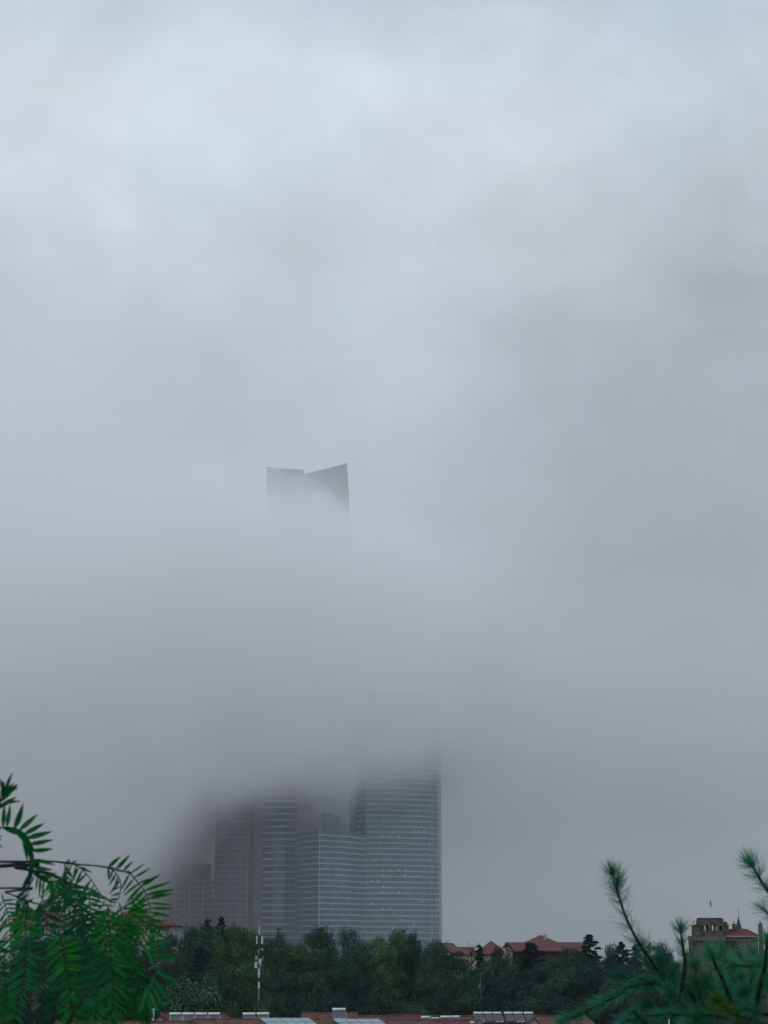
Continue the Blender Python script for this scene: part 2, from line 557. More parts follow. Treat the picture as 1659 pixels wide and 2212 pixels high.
core = t.m('MULTIPLY', t.m('MULTIPLY', t.m('MULTIPLY', lo, hi), thin), t.m('MULTIPLY_ADD', n2, 0.026, 0.005))
under = t.m('MULTIPLY_ADD', t.m('MINIMUM', t.m('MAXIMUM', t.m('MULTIPLY_ADD', x, -1 / 60.0, -1.9), 0.0), 3.0), 0.0016, 0.0013)
over = t.m('MULTIPLY', t.smooth(z, 240.0, 300.0, 0.0, 0.0011), t.smooth(n2, 0.36, 0.68, 0.0, 1.0))
dens = t.m('ADD', core, t.m('ADD', under, over))
edge = t.m('MULTIPLY', t.smooth(y, FY0, FY0 + 90.0), t.smooth(y, FY1 - 60.0, FY1, 1.0, 0.0))
edge = t.m('MULTIPLY', edge, t.smooth(t.m('ABSOLUTE', x), FX - 200.0, FX, 1.0, 0.0))
edge = t.m('MULTIPLY', edge, t.smooth(z, 400.0, FZ1, 1.0, 0.0))
dens = t.m('MULTIPLY', dens, edge)
pv = t.new('ShaderNodeVolumePrincipled')
pv.inputs['Color'].default_value = (0.992, 0.993, 0.995, 1)
t.put(pv.inputs['Density'], dens)
t.l.new(pv.outputs[0], t.new('ShaderNodeOutputMaterial').inputs['Volume'])

# ------------------------------------------------------------------ skyscrapers
def xz(px, Y, ref=1900.0):
    p = at(px, ref, Y)
    return (p.x, p.y)

def zat(py, Y, px=800.0):
    return at(px, py, Y).z

def outset(poly, d):
    n = len(poly)
    res = []
    for k in range(n):
        a, b, c = Vector(poly[k - 1]), Vector(poly[k]), Vector(poly[(k + 1) % n])
        e1, e2 = (b - a).normalized(), (c - b).normalized()
        n1, n2 = Vector((e1.y, -e1.x)), Vector((e2.y, -e2.x))
        m_ = n1 + n2
        m_ = m_ / max(0.35, m_.dot(n1)) if m_.length > 1e-3 else n1
        res.append(tuple(b + m_ * d))
    return res

def bands(root, poly, m, z_first, pitch, z_top, h, d=0.22, faces=None):
    z = z_first
    op = outset(poly, d)
    while z + h < z_top:
        MB().prism(op, z, z + h).build('floor_band', m, root)
        z += pitch

# tower A: wide slab, right edge of the group
YA = 1450.0
pA = [xz(768, YA + 12), xz(791, YA), xz(830, YA + 2), xz(880, YA + 7), xz(925, YA + 16), xz(948, YA + 26), xz(954, YA + 38), xz(950, YA + 75), xz(768, YA + 75)]
bz = 2.0
tA = thing('skyscraper', 'widest teal glass tower with pale floor bands, rightmost of the cluster under the cloud', 'skyscraper', (*pA[4], bz), 'glass towers rising into low cloud')
topA = 188.0
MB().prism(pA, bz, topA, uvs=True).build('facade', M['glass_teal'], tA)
pitchA = 12.0 * mpp(YA) * 1.0
zA0 = zat(2016, YA)
bands(tA, pA, M['band'], zA0 - pitchA, pitchA, topA, 0.95)
# taller flank standing behind the left end of tower A
pS = [xz(754, YA + 30), xz(771, YA + 30), xz(771, YA + 76), xz(754, YA + 76)]
MB().prism(pS, bz, 168.0, uvs=True).build('side_core', M['core'], tA)
# corner mullion strips near the right end and at the fold
for px, dY in ((791, -0.3), (927, 16.2), (941, 22.6)):
    a = xz(px, YA + dY)
    boxpart('corner_mullion', M['band_dim'], tA, ((a[0] - 0.35, a[1] - 0.75, bz), (a[0] + 0.35, a[1] + 0.4, 165)))
# pale blinds, open sashes
def faceY(px):
    pts = [(791, YA), (830, YA + 2), (880, YA + 7), (925, YA + 16), (948, YA + 26)]
    for (a, ya), (b, yb) in zip(pts, pts[1:]):
        if px <= b:
            return ya + (yb - ya) * (px - a) / (b - a)
    return pts[-1][1]
for zx, zy in ((1255, 590), (1290, 590), (1340, 590), (1376, 590), (1255, 620), (1290, 620), (1376, 620), (1448, 620), (1193, 650), (1230, 650),
               (1255, 681), (1290, 681), (1255, 711), (1340, 711), (1290, 529), (1447, 529), (1205, 535), (1327, 562), (1193, 772), (1255, 803),
               (1292, 803), (1253, 407), (1290, 407), (1340, 407), (1423, 379), (1447, 379), (1480, 379), (1503, 379), (1490, 500), (1500, 470),
               (1540, 720), (1470, 760), (1545, 840), (1420, 890), (1360, 860), (1310, 905)):
    px, py = 329.2 + zx * 0.3968, 1645.8 + zy * 0.3968
    Yf = faceY(px) - 0.12
    p = at(px, py, Yf)
    k = 0.75 if zy < 830 else 0.6
    boxpart('window', M['pale_blind'], tA, ((p.x - k, Yf - 0.1, p.z - 0.65), (p.x + k, Yf + 0.3, p.z + 0.65)))

# tower B: curved glass building in front of A, with a folded prow
YB = 1400.0
pB = [xz(690, YB), xz(705, YB + 5), xz(725, YB + 10), xz(745, YB + 18), xz(765, YB + 30), xz(780, YB + 40), xz(790.5, YB + 46), xz(790, YB + 49.2), xz(690, YB + 49.2), xz(640, YB + 46), xz(639.5, YB + 38),
      xz(650, YB + 24), xz(668, YB + 12)]
tB = thing('skyscraper', 'lower curved teal glass tower with a sloping glass crest, left of the widest tower', 'skyscraper', (*pB[0], bz), 'glass towers rising into low cloud')
zBt = zat(1795, YB)
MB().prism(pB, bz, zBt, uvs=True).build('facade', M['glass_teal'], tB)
pitchB = 12.2 * mpp(YB)
bands(tB, pB, M['band'], zat(2014, YB) - pitchB, pitchB, zBt + 0.5, 0.9)
crest = [xz(693, YB + 6), xz(712, YB + 13), xz(732, YB + 20), xz(750, YB + 30), xz(750, YB + 47), xz(693, YB + 47)]
zc = [zat(1757, YB), zat(1755, YB), zat(1762, YB), zat(1770, YB), zat(1770, YB), zat(1757, YB)]
MB().prism(crest, zBt + 0.02, 0, tops=zc, uvs=True).build('glass_crest', M['glass_teal'], tB)
c2 = [xz(642, YB + 36), xz(655, YB + 26), xz(689, YB + 8), xz(689, YB + 46.5), xz(642, YB + 44)]
MB().prism(c2, zBt + 0.02, 0, tops=[zat(1768, YB), zat(1772, YB), zat(1787, YB), zat(1787, YB), zat(1768, YB)], uvs=True).build('glass_crest', M['core'], tB)
a = xz(690, YB - 0.3)
boxpart('corner_mullion', M['band'], tB, ((a[0] - 0.3, a[1] - 0.7, bz), (a[0] + 0.3, a[1] + 0.5, zBt)))

# tower D: strong horizontal bands
YD = 1470.0
pD = [xz(566, YD + 6), xz(590, YD + 1), xz(615, YD), xz(637, YD + 3), xz(640, YD + 45), xz(566, YD + 45)]
tD = thing('skyscraper', 'blue grey tower with the brightest evenly spaced floor bands, middle of the cluster', 'skyscraper', (*pD[1], bz), 'glass towers rising into low cloud')
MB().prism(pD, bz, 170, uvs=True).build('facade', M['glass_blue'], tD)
pitchD = 14.0 * mpp(YD)
bands(tD, pD, M['band_bright'], zat(2013, YD) - pitchD, pitchD, 170, 1.25)
pD2 = [xz(606, YD - 0.6), xz(607, YD - 0.9), xz(638, YD + 1.6), xz(638, YD + 2.4)]
MB().prism([xz(548, YD + 20), xz(565.5, YD + 20), xz(565.5, YD + 46), xz(548, YD + 46)], bz, 175, uvs=True).build('side_core', M['core'], tD)

# tower E: darker, further back
YE = 1500.0
pE = [xz(464, YE + 10), xz(486, YE + 3), xz(510, YE), xz(534, YE + 2), xz(538, YE + 8), xz(538, YE + 42), xz(464, YE + 42)]
tE = thing('skyscraper', 'dark hazy tower with faint thin floor bands beside the unfinished building', 'skyscraper', (*pE[2], bz), 'glass towers rising into low cloud')
MB().prism(pE, bz, 180, uvs=True).build('facade', M['glass_dark'], tE)
pitchE = 11.7 * mpp(YE)
bands(tE, pE, M['band_dim'], zat(2012, YE) - pitchE, pitchE, 180, 1.0)
pE2 = [xz(538.3, YE + 12), xz(552, YE + 12), xz(552, YE + 40), xz(538.3, YE + 40)]
MB().prism(pE2, bz, 176, uvs=True).build('side_core', M['core'], tE)
a = xz(535, YE + 2)
boxpart('corner_mullion', M['band'], tE, ((a[0] - 0.5, a[1] - 1.2, bz), (a[0] + 0.5, a[1] + 0.4, 150)))

# F: unfinished concrete frame on the far left, open floors at the top
YF = 1545.0
tF = thing('unfinished_building', 'unfinished concrete frame building with open floors, left end of the tower group', 'building', (*xz(400, YF), bz))
fx0, fx1 = xz(318, YF)[0], xz(464, YF)[0]
pitchF = 12.6 * mpp(YF)
zf = zat(2030, YF)
ztF = zat(1905, YF)
k = 0
while zf + k * pitchF < ztF + 1:
    zz = zf + k * pitchF
    boxpart('floor_slab', M['concrete'], tF, ((fx0, YF, zz - 0.6), (fx1, YF + 30, zz + 0.6)))
    k += 1
nfl = k
cols = MB()
for i in range(15):
    xx = fx0 + (fx1 - fx0) * (i + 0.15) / 14.6
    wcol = 0.3 if i % 3 else 0.7
    boxpart('column', M['concrete'], tF, ((xx - wcol, YF + 0.4, bz), (xx + wcol, YF + 1.5, zf + (nfl - 1) * pitchF - 0.61)))
boxpart('infill_wall', M['infill'], tF, ((fx0 + 0.6, YF + 2.0, bz), (fx1 - 4.6, YF + 29, zf + (nfl - 1) * pitchF - 0.62)),
        ((fx1 - 4.6, YF + 2.01, bz), (fx1 - 0.6, YF + 29.01, zf + (nfl - 4) * pitchF - 0.62)))
boxpart('upper_block', M['grey_wall'], tF, ((xz(345, YF)[0], YF + 6, zf + (nfl - 1) * pitchF + 0.61), (xz(449, YF)[0], YF + 30, ztF + 13)))
# low pale block in front
YG = 1520.0
gx0, gx1 = xz(390, YG)[0], xz(432, YG)[0]
zG = zat(1973, YG)
tG = thing('apartment_block', 'low pale block with a grid of windows below the unfinished building', 'building', ((gx0 + gx1) / 2, YG, bz))
boxpart('wall', M['grey_wall'], tG, ((gx0, YG, bz), (gx1, YG + 15, zG)))
boxpart('parapet', M['white_wall'], tG, ((gx0 - 0.3, YG - 0.3, zG), (gx1 + 0.3, YG + 15.3, zG + 0.8)))
for i in range(4):
    for j in range(6):
        cx = gx0 + (gx1 - gx0) * (i + 0.5) / 4
        cz = zG - 2.6 - j * 3.4
        boxpart('window', M['dark_void'], tG, ((cx - (1.3 if i % 2 else 0.9), YG - 0.06, cz - 0.9), (cx + (1.3 if i % 2 else 0.9), YG + 0.2, cz + 0.9)))

# the tallest tower: only its crown shows above the cloud
YT = 1640.0
def xT(px, py, Y):
    p = at(px, py, Y)
    return (p.x, p.y)
tT = thing('skyscraper', 'tallest grey tower whose slanted split crown floats above the cloud bank', 'skyscraper', (*xT(660, 1900, YT), bz))
slope_l, slope_r = -0.03, 0.066
def edge_l(py): return 576.0 + (py - 1008.0) * slope_l
def edge_r(py): return 749.0 + (py - 1000.0) * slope_r
def outl(py, a, b, Y0, Y1):
    return [xT(a, py, Y0), xT(b, py, Y0), xT(b, py, Y1), xT(a, py, Y1)]
yb_ = 2040.0
zl = [zat(1008, YT), zat(1012.5, YT)]
MB().prism(outl(yb_, edge_l(yb_), 604, YT, YT + 40), bz, 0, outl(1010, 576, 604.6, YT, YT + 40), [zl[0], zl[1], zl[1], zl[0]], uvs=True).build('glass_shaft', M['glass_teal'], tT)
z2 = [zat(1011.5, YT + 2), zat(1014.5, YT + 2)]
MB().prism(outl(yb_, 604.2, 665, YT + 2, YT + 41), bz, 0, outl(1012, 604.8, 656, YT + 2, YT + 41), [z2[0], z2[1], z2[1], z2[0]], uvs=True).build('glass_shaft', M['glass_crown'], tT)
z3 = [zat(1024, YT + 6), zat(1000, YT + 6)]
mid = 0.62
def outr(py, a, b):
    q = a + (b - a) * mid
    return [xT(a, py, YT + 6), xT(q, py, YT + 6), xT(b, py, YT + 6), xT(b, py, YT + 45), xT(a, py, YT + 45)]
zm = z3[0] + (z3[1] - z3[0]) * (mid - 0.05)
MB().prism(outr(yb_, 665.5, edge_r(yb_)), bz, 0, outr(1012, 656.6, 749.5), [z3[0], zm, z3[1], z3[1], z3[0]], uvs=True).build('glass_shaft', M['glass_crown'], tT)
cr = MB()
p0 = at(683, 1018.5, YT + 20)
cr.tube([p0 - Vector((0, 0, 3)), p0 + Vector((0, 0, 1.2))], 0.25)
cr.tube([p0 + Vector((0, 0, 1.0)), p0 + Vector((-1.6, 0, 3.0))], 0.18)
cr.tube([p0 + Vector((0, 0, 1.0)), p0 + Vector((1.3, 0, 2.4))], 0.18)
cr.build('roof_crane', M['black_metal'], tT)

# ------------------------------------------------------------------ trees: prototypes first, copies below
def leaf_quad(mb, c, n, size, rg, asp=1.7):
    n = n.normalized()
    a = n.cross(Vector((rg.uniform(-1, 1), rg.uniform(-1, 1), rg.uniform(-1, 1))))
    if a.length < 1e-3:
        return
    a.normalize()
    b = n.cross(a)
    L, W = size * asp * 0.5, size * 0.5
    i = len(mb.v)
    bend = n * size * 0.15
    mb.v += [tuple(c - a * L - bend), tuple(c - b * W), tuple(c + a * L - bend), tuple(c + b * W)]
    mb.face((i, i + 1, i + 2, i + 3))

def broadleaf_crown(seed, H, Wd, nleaf, size, base=0.16, lumps=24):
    rg = random.Random(seed)
    mb = MB()
    L = []
    for k in range(lumps):
        q = rg.random()
        zz = H * (base + (1 - base) * (0.12 + 0.80 * q))
        prof = math.sin(math.pi * min(1, 0.22 + 0.72 * (1 - q))) ** 0.7
        rr = Wd * 0.5 * prof * math.sqrt(rg.uniform(0.05, 0.75))
        an = rg.uniform(0, 2 * math.pi)
        sz = Wd * rg.uniform(0.14, 0.26)
        L.append((Vector((rr * math.cos(an), rr * math.sin(an), zz - sz * 0.3)), sz * rg.uniform(.85, 1.25), rg.uniform(0.6, 0.85)))
    L.append((Vector((rg.uniform(-.1, .1) * Wd, 0, H - Wd * 0.16)), Wd * 0.16, 0.95))
    L.append((Vector((0, 0, H * 0.5)), Wd * 0.32, 1.0))
    L.append((Vector((0, 0, H * 0.34)), Wd * 0.34, 0.9))
    tot = sum(s * s for _, s, _ in L)
    for c, s, fl in L:
        for _ in range(int(nleaf * s * s / tot)):
            d = Vector((rg.gauss(0, 1), rg.gauss(0, 1), rg.gauss(0, 1) + 0.25)).normalized()
            rad = s * (rg.uniform(0.62, 1.0) if rg.random() < 0.75 else rg.uniform(1.0, 1.28))
            p = c + Vector((d.x * rad, d.y * rad, d.z * rad * fl))
            nrm = (d + Vector((rg.gauss(0, .27), rg.gauss(0, .27), rg.gauss(0, .27) + 0.5)))
            leaf_quad(mb, p, nrm, size * rg.uniform(0.6, 1.35), rg)
    # twigs of leaves sticking out at the top
    for _ in range(26):
        an = rg.uniform(0, 2 * math.pi)
        c, s, fl = rg.choice(L)
        d = Vector((math.cos(an), math.sin(an), rg.uniform(0.2, 1.2))).normalized()
        for q in range(14):
            p = c + d * s * (0.95 + q * 0.045) + Vector((rg.gauss(0, .12), rg.gauss(0, .12), rg.gauss(0, .12)))
            leaf_quad(mb, p, d + Vector((rg.gauss(0, 1), rg.gauss(0, 1), rg.gauss(0, 1))), size * rg.uniform(.5, 1.0), rg)
    return mb

def trunk_mesh(seed, H, r, limbs=6, spread=0.35):
    rg = random.Random(seed)
    mb = MB()
    top = Vector((rg.uniform(-.4, .4), rg.uniform(-.4, .4), H * 0.72))
    mid = Vector((rg.uniform(-.3, .3), rg.uniform(-.3, .3), H * 0.36))
    mb.tube([Vector((0, 0, -0.6)), Vector((0, 0, H * .12)), mid, top], [r * 1.25, r, r * .75, r * .25], 7)
    for k in range(limbs):
        q = rg.uniform(0.3, 0.65)
        p = mid * (q / .36) if q < .36 else mid + (top - mid) * ((q - .36) / .36)
        an = rg.uniform(0, 6.28)
        e = p + Vector((math.cos(an) * H * spread, math.sin(an) * H * spread, H * rg.uniform(.08, .25)))
        m_ = (p + e) / 2 + Vector((0, 0, -.3))
        mb.tube([p, m_, e], [r * .45, r * .3, r * .08], 5)
    return mb

def cedar_crown(seed, H, Wd, nleaf, size):
    """tiers of flat drooping boughs round a straight stem"""
    rg = random.Random(seed)
    mb = MB()
    tiers = 17
    for k in range(tiers):
        q = (k + rg.uniform(-.2, .2)) / tiers
        zz = H * (0.14 + 0.86 * q)
        R_ = Wd * 0.5 * (1 - q) ** 0.75 * rg.uniform(.8, 1.1) + 0.25
        nb = max(4, int(9 * (1 - q)) + 2)
        for j in range(nb):
            an = 6.283 * (j + rg.uniform(-.35, .35)) / nb
            LB = R_ * rg.uniform(.55, 1.2)
            zz = H * (0.14 + 0.86 * q) + rg.uniform(-.45, .45) * H / tiers
            d = Vector((math.cos(an), math.sin(an), 0))
            s = Vector((-d.y, d.x, 0))
            cnt = int(nleaf / tiers / nb * (0.5 + 1.2 * (1 - q)))
            for _ in range(cnt):
                u = rg.uniform(.05, 1) ** .75
                wdt = LB * 0.30 * math.sin(min(1, u + .08) * 3.0) + .06
                p = d * (LB * u) + s * rg.uniform(-1, 1) * wdt
                p.z = zz + 0.55 * LB * u * (.4 + q) - 0.30 * LB * u * u + rg.gauss(0, .07) - abs(rg.gauss(0, .10)) * (1 - q)
                leaf_quad(mb, p, Vector((rg.gauss(0, .5), rg.gauss(0, .5), 1)), size * rg.uniform(.6, 1.25), rg, 2.4)
    for _ in range(40):
        p = Vector((rg.gauss(0, .1), rg.gauss(0, .1), H * rg.uniform(.93, 1.03)))
        leaf_quad(mb, p, Vector((rg.gauss(0, 1), rg.gauss(0, 1), .2)), size * .7, rg, 2.6)
    return mb

def pine_pads(seed, H, Wd, n=30):
    rg = random.Random(seed)
    pads = []
    for k in range(n):
        q = (k + .5) / n
        an = k * 2.4 + rg.uniform(-.5, .5)
        rr = Wd * 0.5 * (1 - q) ** .6 * rg.uniform(.15, 1.0)
        zz = H * (0.36 + 0.6 * q)
        pads.append((Vector((rr * math.cos(an), rr * math.sin(an), zz)), Wd * rg.uniform(.10, .17) * (1.2 - .5 * q)))
    pads.append((Vector((0.1, 0, H * .97)), Wd * .09))
    return pads

def pine_crown(seed, H, Wd, nleaf, size):
    """black pine: flat tufted pads at branch ends with gaps of sky between"""
    rg = random.Random(seed + 5)
    mb = MB()
    pads = pine_pads(seed, H, Wd)
    tot = sum(s * s for _, s in pads)
    for c, s in pads:
        for _ in range(int(nleaf * s * s / tot)):
            d = Vector((rg.gauss(0, 1), rg.gauss(0, 1), rg.gauss(0, 1))).normalized()
            p = c + Vector((d.x * s, d.y * s, abs(d.z) * s * .5 - .05 * s)) * rg.uniform(.55, 1.08)
            leaf_quad(mb, p, Vector((rg.gauss(0, .8), rg.gauss(0, .8), rg.gauss(0, .8) + .4)), size * rg.uniform(.6, 1.25), rg, 2.6)
    return mb

def pine_trunk(seed, H, Wd, r):
    mb = MB()
    pads = pine_pads(seed, H, Wd)
    mb.tube([Vector((0, 0, -.6)), Vector((.15, 0, H * .3)), Vector((-.1, .1, H * .65)), Vector((.1, 0, H * .97))], [r * 1.2, r, r * .6, r * .12], 7)
    for c, s in pads[:-1]:
        st = Vector((0, 0, max(H * .25, c.z - H * .07)))
        mb.tube([st, (st + c) / 2 + Vector((0, 0, .25)), c], [r * .32, r * .2, r * .07], 5)
    return mb

PROTO = {}
def proto(kind, variants):
    PROTO[kind] = variants
def mesh_of(mb, name, m):
    ob = mb.build(name, m, origin=(0, 0, 0))
    me = ob.data
    bpy.data.objects.remove(ob)
    return me
H0 = 12.0
for kind, lm, spec in (('a', 'leaf_a', (3, 4, 5)), ('b', 'leaf_b', (13, 14)), ('c', 'leaf_c', (23, 24, 25)), ('d', 'leaf_d', (33, 34))):
    proto(kind, [(mesh_of(broadleaf_crown(sd_, H0, 9.5, 9000, 0.265), 'crown', M[lm]), mesh_of(trunk_mesh(sd_, H0, .24), 'trunk', M['bark'])) for sd_ in spec])
proto('cedar', [(mesh_of(cedar_crown(s_, H0, 8.5, 6500, 0.24), 'crown', M['conifer']), mesh_of(trunk_mesh(s_, H0 * 1.3, .22, 0), 'trunk', M['bark'])) for s_ in (41, 42)])
proto('pine', [(mesh_of(pine_crown(s_, H0, 8.0, 6500, 0.22), 'crown', M['conifer']), mesh_of(pine_trunk(s_, H0, 8.0, .22), 'trunk', M['bark'])) for s_ in (51, 52, 53)])
W0 = {'a': 9.5, 'b': 9.5, 'c': 9.5, 'd': 9.5, 'cedar': 8.5, 'pine': 8.0}
NAME = {'a': 'broadleaf_tree', 'b': 'broadleaf_tree', 'c': 'broadleaf_tree', 'd': 'broadleaf_tree', 'cedar': 'cedar_tree', 'pine': 'pine_tree'}
tcount = [0]
def tree(px, ytop, wpx, Y, kind, label, group='trees on the wooded slope'):
    k = tcount[0]
    tcount[0] += 1
    top = at(px, ytop, Y)
    gz = ground(top.x, top.y) - 0.05
    h = max(2.5, top.z - gz)
    root = bpy.data.objects.new(NAME[kind], None)
    COL.objects.link(root)
    root.empty_display_size = .5
    root.location = (top.x, top.y, gz)
    sw = wpx * mpp(Y) / W0[kind]
    root.scale = (sw, sw, h / H0)
    root.rotation_euler = (0, 0, (k * 2.399) % 6.283)
    tag(root, label, 'tree', group)
    cm, tm = PROTO[kind][k % len(PROTO[kind])]
    for nm, me in (('crown', cm), ('trunk', tm)):
        ob = bpy.data.objects.new(nm, me)
        COL.objects.link(ob)
        ob.parent = root
    return root

TREES = [
    # skyline, left to right
    (369, 2017, 62, 424, 'c', 'dark purplish round tree beside the red roofed pavilion on the left'),
    (418, 2004, 66, 428, 'a', 'mid green tree between the pavilion and the smaller dark fir tip'),
    (448, 1988, 74, 432, 'cedar', 'smaller of two pointed conifer tips against the grey towers, left one'),
    (478, 1983, 88, 432, 'cedar', 'taller of two pointed conifer tips against the grey towers, right one'),
    (458, 2000, 84, 418, 'a', 'rounded green tree wrapping the stems of the two pointed conifer tips'),
    (518, 2000, 74, 420, 'b', 'light yellowish green tree left of the white antenna mast, reaching the skyline'),
    (546, 2006, 46, 426, 'b', 'light green tree top just left of the tip of the antenna mast'),
    (583, 2026, 56, 424, 'a', 'low skyline tree right behind the antenna mast panels'),
    (612, 2016, 44, 440, 'a', 'tree hiding the foot of the small dark antenna cluster'),
    (645, 2032, 46, 428, 'a', 'low tree in the dip of the skyline right of the dark antenna cluster'),
    (692, 2005, 86, 422, 'a', 'broad spreading tree highest on the skyline below the blue grey tower'),
    (765, 2006, 66, 424, 'a', 'tree with ragged top in front of the fold between the two teal towers'),
    (815, 2021, 56, 424, 'b', 'yellowish tree lower on the skyline below the widest tower, left part'),
    (858, 2010, 64, 426, 'a', 'rounded tree top under the middle of the widest tower'),
    (896, 2010, 36, 428, 'c', 'narrow dark tree top with a gap of tower on its left'),
    (940, 2023, 62, 424, 'a', 'tree under the right edge of the widest tower, at the end of the skyline'),
    (975, 2050, 58, 418, 'c', 'dark low tree in front of the long brownish roof'),
    (1036, 2041, 44, 432, 'pine', 'small dark pine tip left of the red pyramid roof'),
    (1074, 2042, 24, 440, 'c', 'small dark rounded tree in front of the red pyramid roof'),
    (1102, 2060, 46, 428, 'c', 'dark tree below the white half timbered gable'),
    (1146, 2036, 112, 430, 'pine', 'broad dark pine in front of the middle of the big red roof'),
    (1202, 2066, 66, 424, 'a', 'green tree below the right end of the big red roof'),
    (1237, 2049, 78, 420, 'a', 'dense rounded tree left below the tall black pine on the right'),
    (1272, 2018, 80, 436, 'pine', 'tall black pine with layered pads standing clear against the sky'),
    (1322, 2038, 40, 434, 'c', 'dark lumpy tree right next to the tall black pine'),
    (1342, 2034, 60, 438, 'pine', 'flat topped pine tip between the black pine and the near needle shoot'),
    (1374, 2039, 64, 436, 'pine', 'flat topped pine half covered by the near needle shoot'),
    (1420, 2034, 62, 430, 'c', 'dark rounded tree against the sky between the near shoots and the castle'),
    (1448, 2070, 40, 432, 'c', 'low dark shrubby tree at the left foot of the castle'),
    # second row
    (320, 2045, 80, 410, 'c', 'dark tree under the eaves of the left red roof behind the hanging leaves'),
    (433, 2046, 104, 392, 'cedar', 'big dark cedar with level layered boughs in the middle of the left slope'),
    (385, 2050, 70, 400, 'd', 'brownish green tree directly below the pavilion'),
    (505, 2030, 84, 398, 'b', 'bright yellow green tree between the big cedar and the antenna mast'),
    (592, 2044, 66, 400, 'd', 'brownish tree immediately right of the lower antenna boxes'),
    (642, 2044, 76, 404, 'b', 'olive tree with a pale patch right of the brownish one'),
    (705, 2046, 86, 400, 'a', 'green tree just below the broad spreading skyline tree'),
    (770, 2040, 84, 402, 'a', 'green tree below the ragged topped skyline tree'),
    (832, 2040, 76, 398, 'b', 'yellowish leaved tree below the widest tower, brightest on that part of the slope'),
    (885, 2046, 80, 402, 'c', 'dark tree right of the bright yellowish one'),
    (930, 2052, 60, 400, 'a', 'pale green tree below the right edge of the widest tower'),
    (985, 2064, 84, 398, 'd', 'brown tinged tree below the long brownish roof'),
    (1045, 2072, 76, 402, 'a', 'tree below the red pyramid roof, behind the lamp pole'),
    (1105, 2082, 84, 400, 'd', 'dark brownish tree below the half timbered gable'),
    (1165, 2078, 84, 398, 'c', 'dark tree below the broad pine of the red roof'),
    (1215, 2090, 80, 400, 'a', 'green tree below the rounded one left of the black pine'),
    (1272, 2070, 86, 402, 'c', 'dark tree directly under the tall black pine'),
    (1345, 2074, 86, 400, 'c', 'dark tree behind the base of the tallest near shoot'),
    # third row
    (365, 2078, 84, 372, 'c', 'dark tree beside the tips of the hanging leaves on the left slope'),
    (470, 2086, 84, 374, 'a', 'green tree at the foot of the big layered cedar'),
    (545, 2076, 80, 376, 'b', 'light green tree behind the lower antenna mast pole'),
    (610, 2086, 88, 372, 'c', 'dark tree right of the middle of the antenna mast'),
    (672, 2092, 84, 374, 'a', 'mid slope tree below the dip of the skyline'),
    (735, 2082, 88, 376, 'a', 'mid slope tree halfway below the ragged topped tree'),
    (800, 2098, 86, 372, 'c', 'darkest tree in the middle of the slope under the widest tower'),
    (870, 2094, 84, 376, 'd', 'olive brown tree mid slope under the right half of the widest tower'),
    (935, 2092, 80, 374, 'd', 'brownish mid slope tree left of the lamp pole'),
    (998, 2100, 80, 376, 'a', 'green tree immediately left of the lamp pole'),
    (1060, 2108, 84, 382, 'c', 'dark tree right behind the lamp pole'),
    (1125, 2112, 86, 374, 'c', 'dark mid slope tree below the brownish tree of the gable'),
    (1190, 2106, 86, 372, 'a', 'mid slope tree above the long row of six water heaters'),
    (1255, 2104, 86, 374, 'c', 'dark mid slope tree near the tip of the lowest pine shoot'),
    (1325, 2112, 84, 372, 'a', 'tree behind the left pine shoots low on the slope'),
    (1400, 2096, 84, 376, 'c', 'dark tree behind the needles left of the castle'),
    # front row
    (412, 2102, 148, 340, 'a', 'large dome shaped tree right behind the four water heaters'),
    (525, 2130, 76, 342, 'd', 'small rounded tree at the visible foot of the antenna mast'),
    (588, 2145, 92, 338, 'd', 'brownish domed tree above the pair of water heaters'),
    (498, 2168, 46, 330, 'd', 'small brownish bush tree between the two groups of water heaters'),
    (645, 2150, 88, 340, 'c', 'dark tree left of the single raised water heater'),
    (712, 2136, 92, 342, 'c', 'dark tree right behind the single raised water heater'),
    (775, 2150, 88, 338, 'c', 'dark tree right of the single raised water heater'),
    (838, 2134, 84, 342, 'a', 'greener low tree behind the maroon roof ridge'),
    (903, 2166, 76, 334, 'a', 'small green tree behind the short row of water tanks'),
    (955, 2140, 86, 342, 'c', 'dark low tree between the short and the long heater rows'),
    (1015, 2142, 88, 346, 'a', 'low tree below the lamp pole box'),
    (1078, 2146, 88, 340, 'c', 'dark low tree behind the left half of the six heater row'),
    (1140, 2144, 88, 342, 'a', 'low tree behind the right half of the six heater row'),
    (1205, 2148, 88, 340, 'c', 'dark low tree above the brown roof at the lower right'),
    (1275, 2150, 88, 342, 'c', 'dark low tree behind the tip of the lowest pine branch'),
    (1350, 2148, 92, 340, 'c', 'dark low tree behind the lower pine shoots, near the right'),
    (1430, 2130, 96, 350, 'c', 'dark low tree seen through the needles below the castle'),
]
for args in TREES:
    tree(*args)
for px, yt, Y in ((265, 2010, 412), (200, 2016, 410), (130, 2012, 412), (60, 2016, 410), (300, 2100, 350), (215, 2110, 345), (120, 2105, 350), (35, 2110, 346)):
    tree(px, yt, 96, Y, 'c', 'dark tree glimpsed between the hanging leaflets at lower left', 'dark trees behind the hanging leaves')
for px, yt, Y in ((1500, 2098, 400), (1565, 2104, 396), (1630, 2098, 400), (1520, 2150, 350), (1610, 2150, 350)):
    tree(px, yt, 96, Y, 'c', 'dark tree glimpsed between the needles at lower right', 'dark trees behind the pine needles')

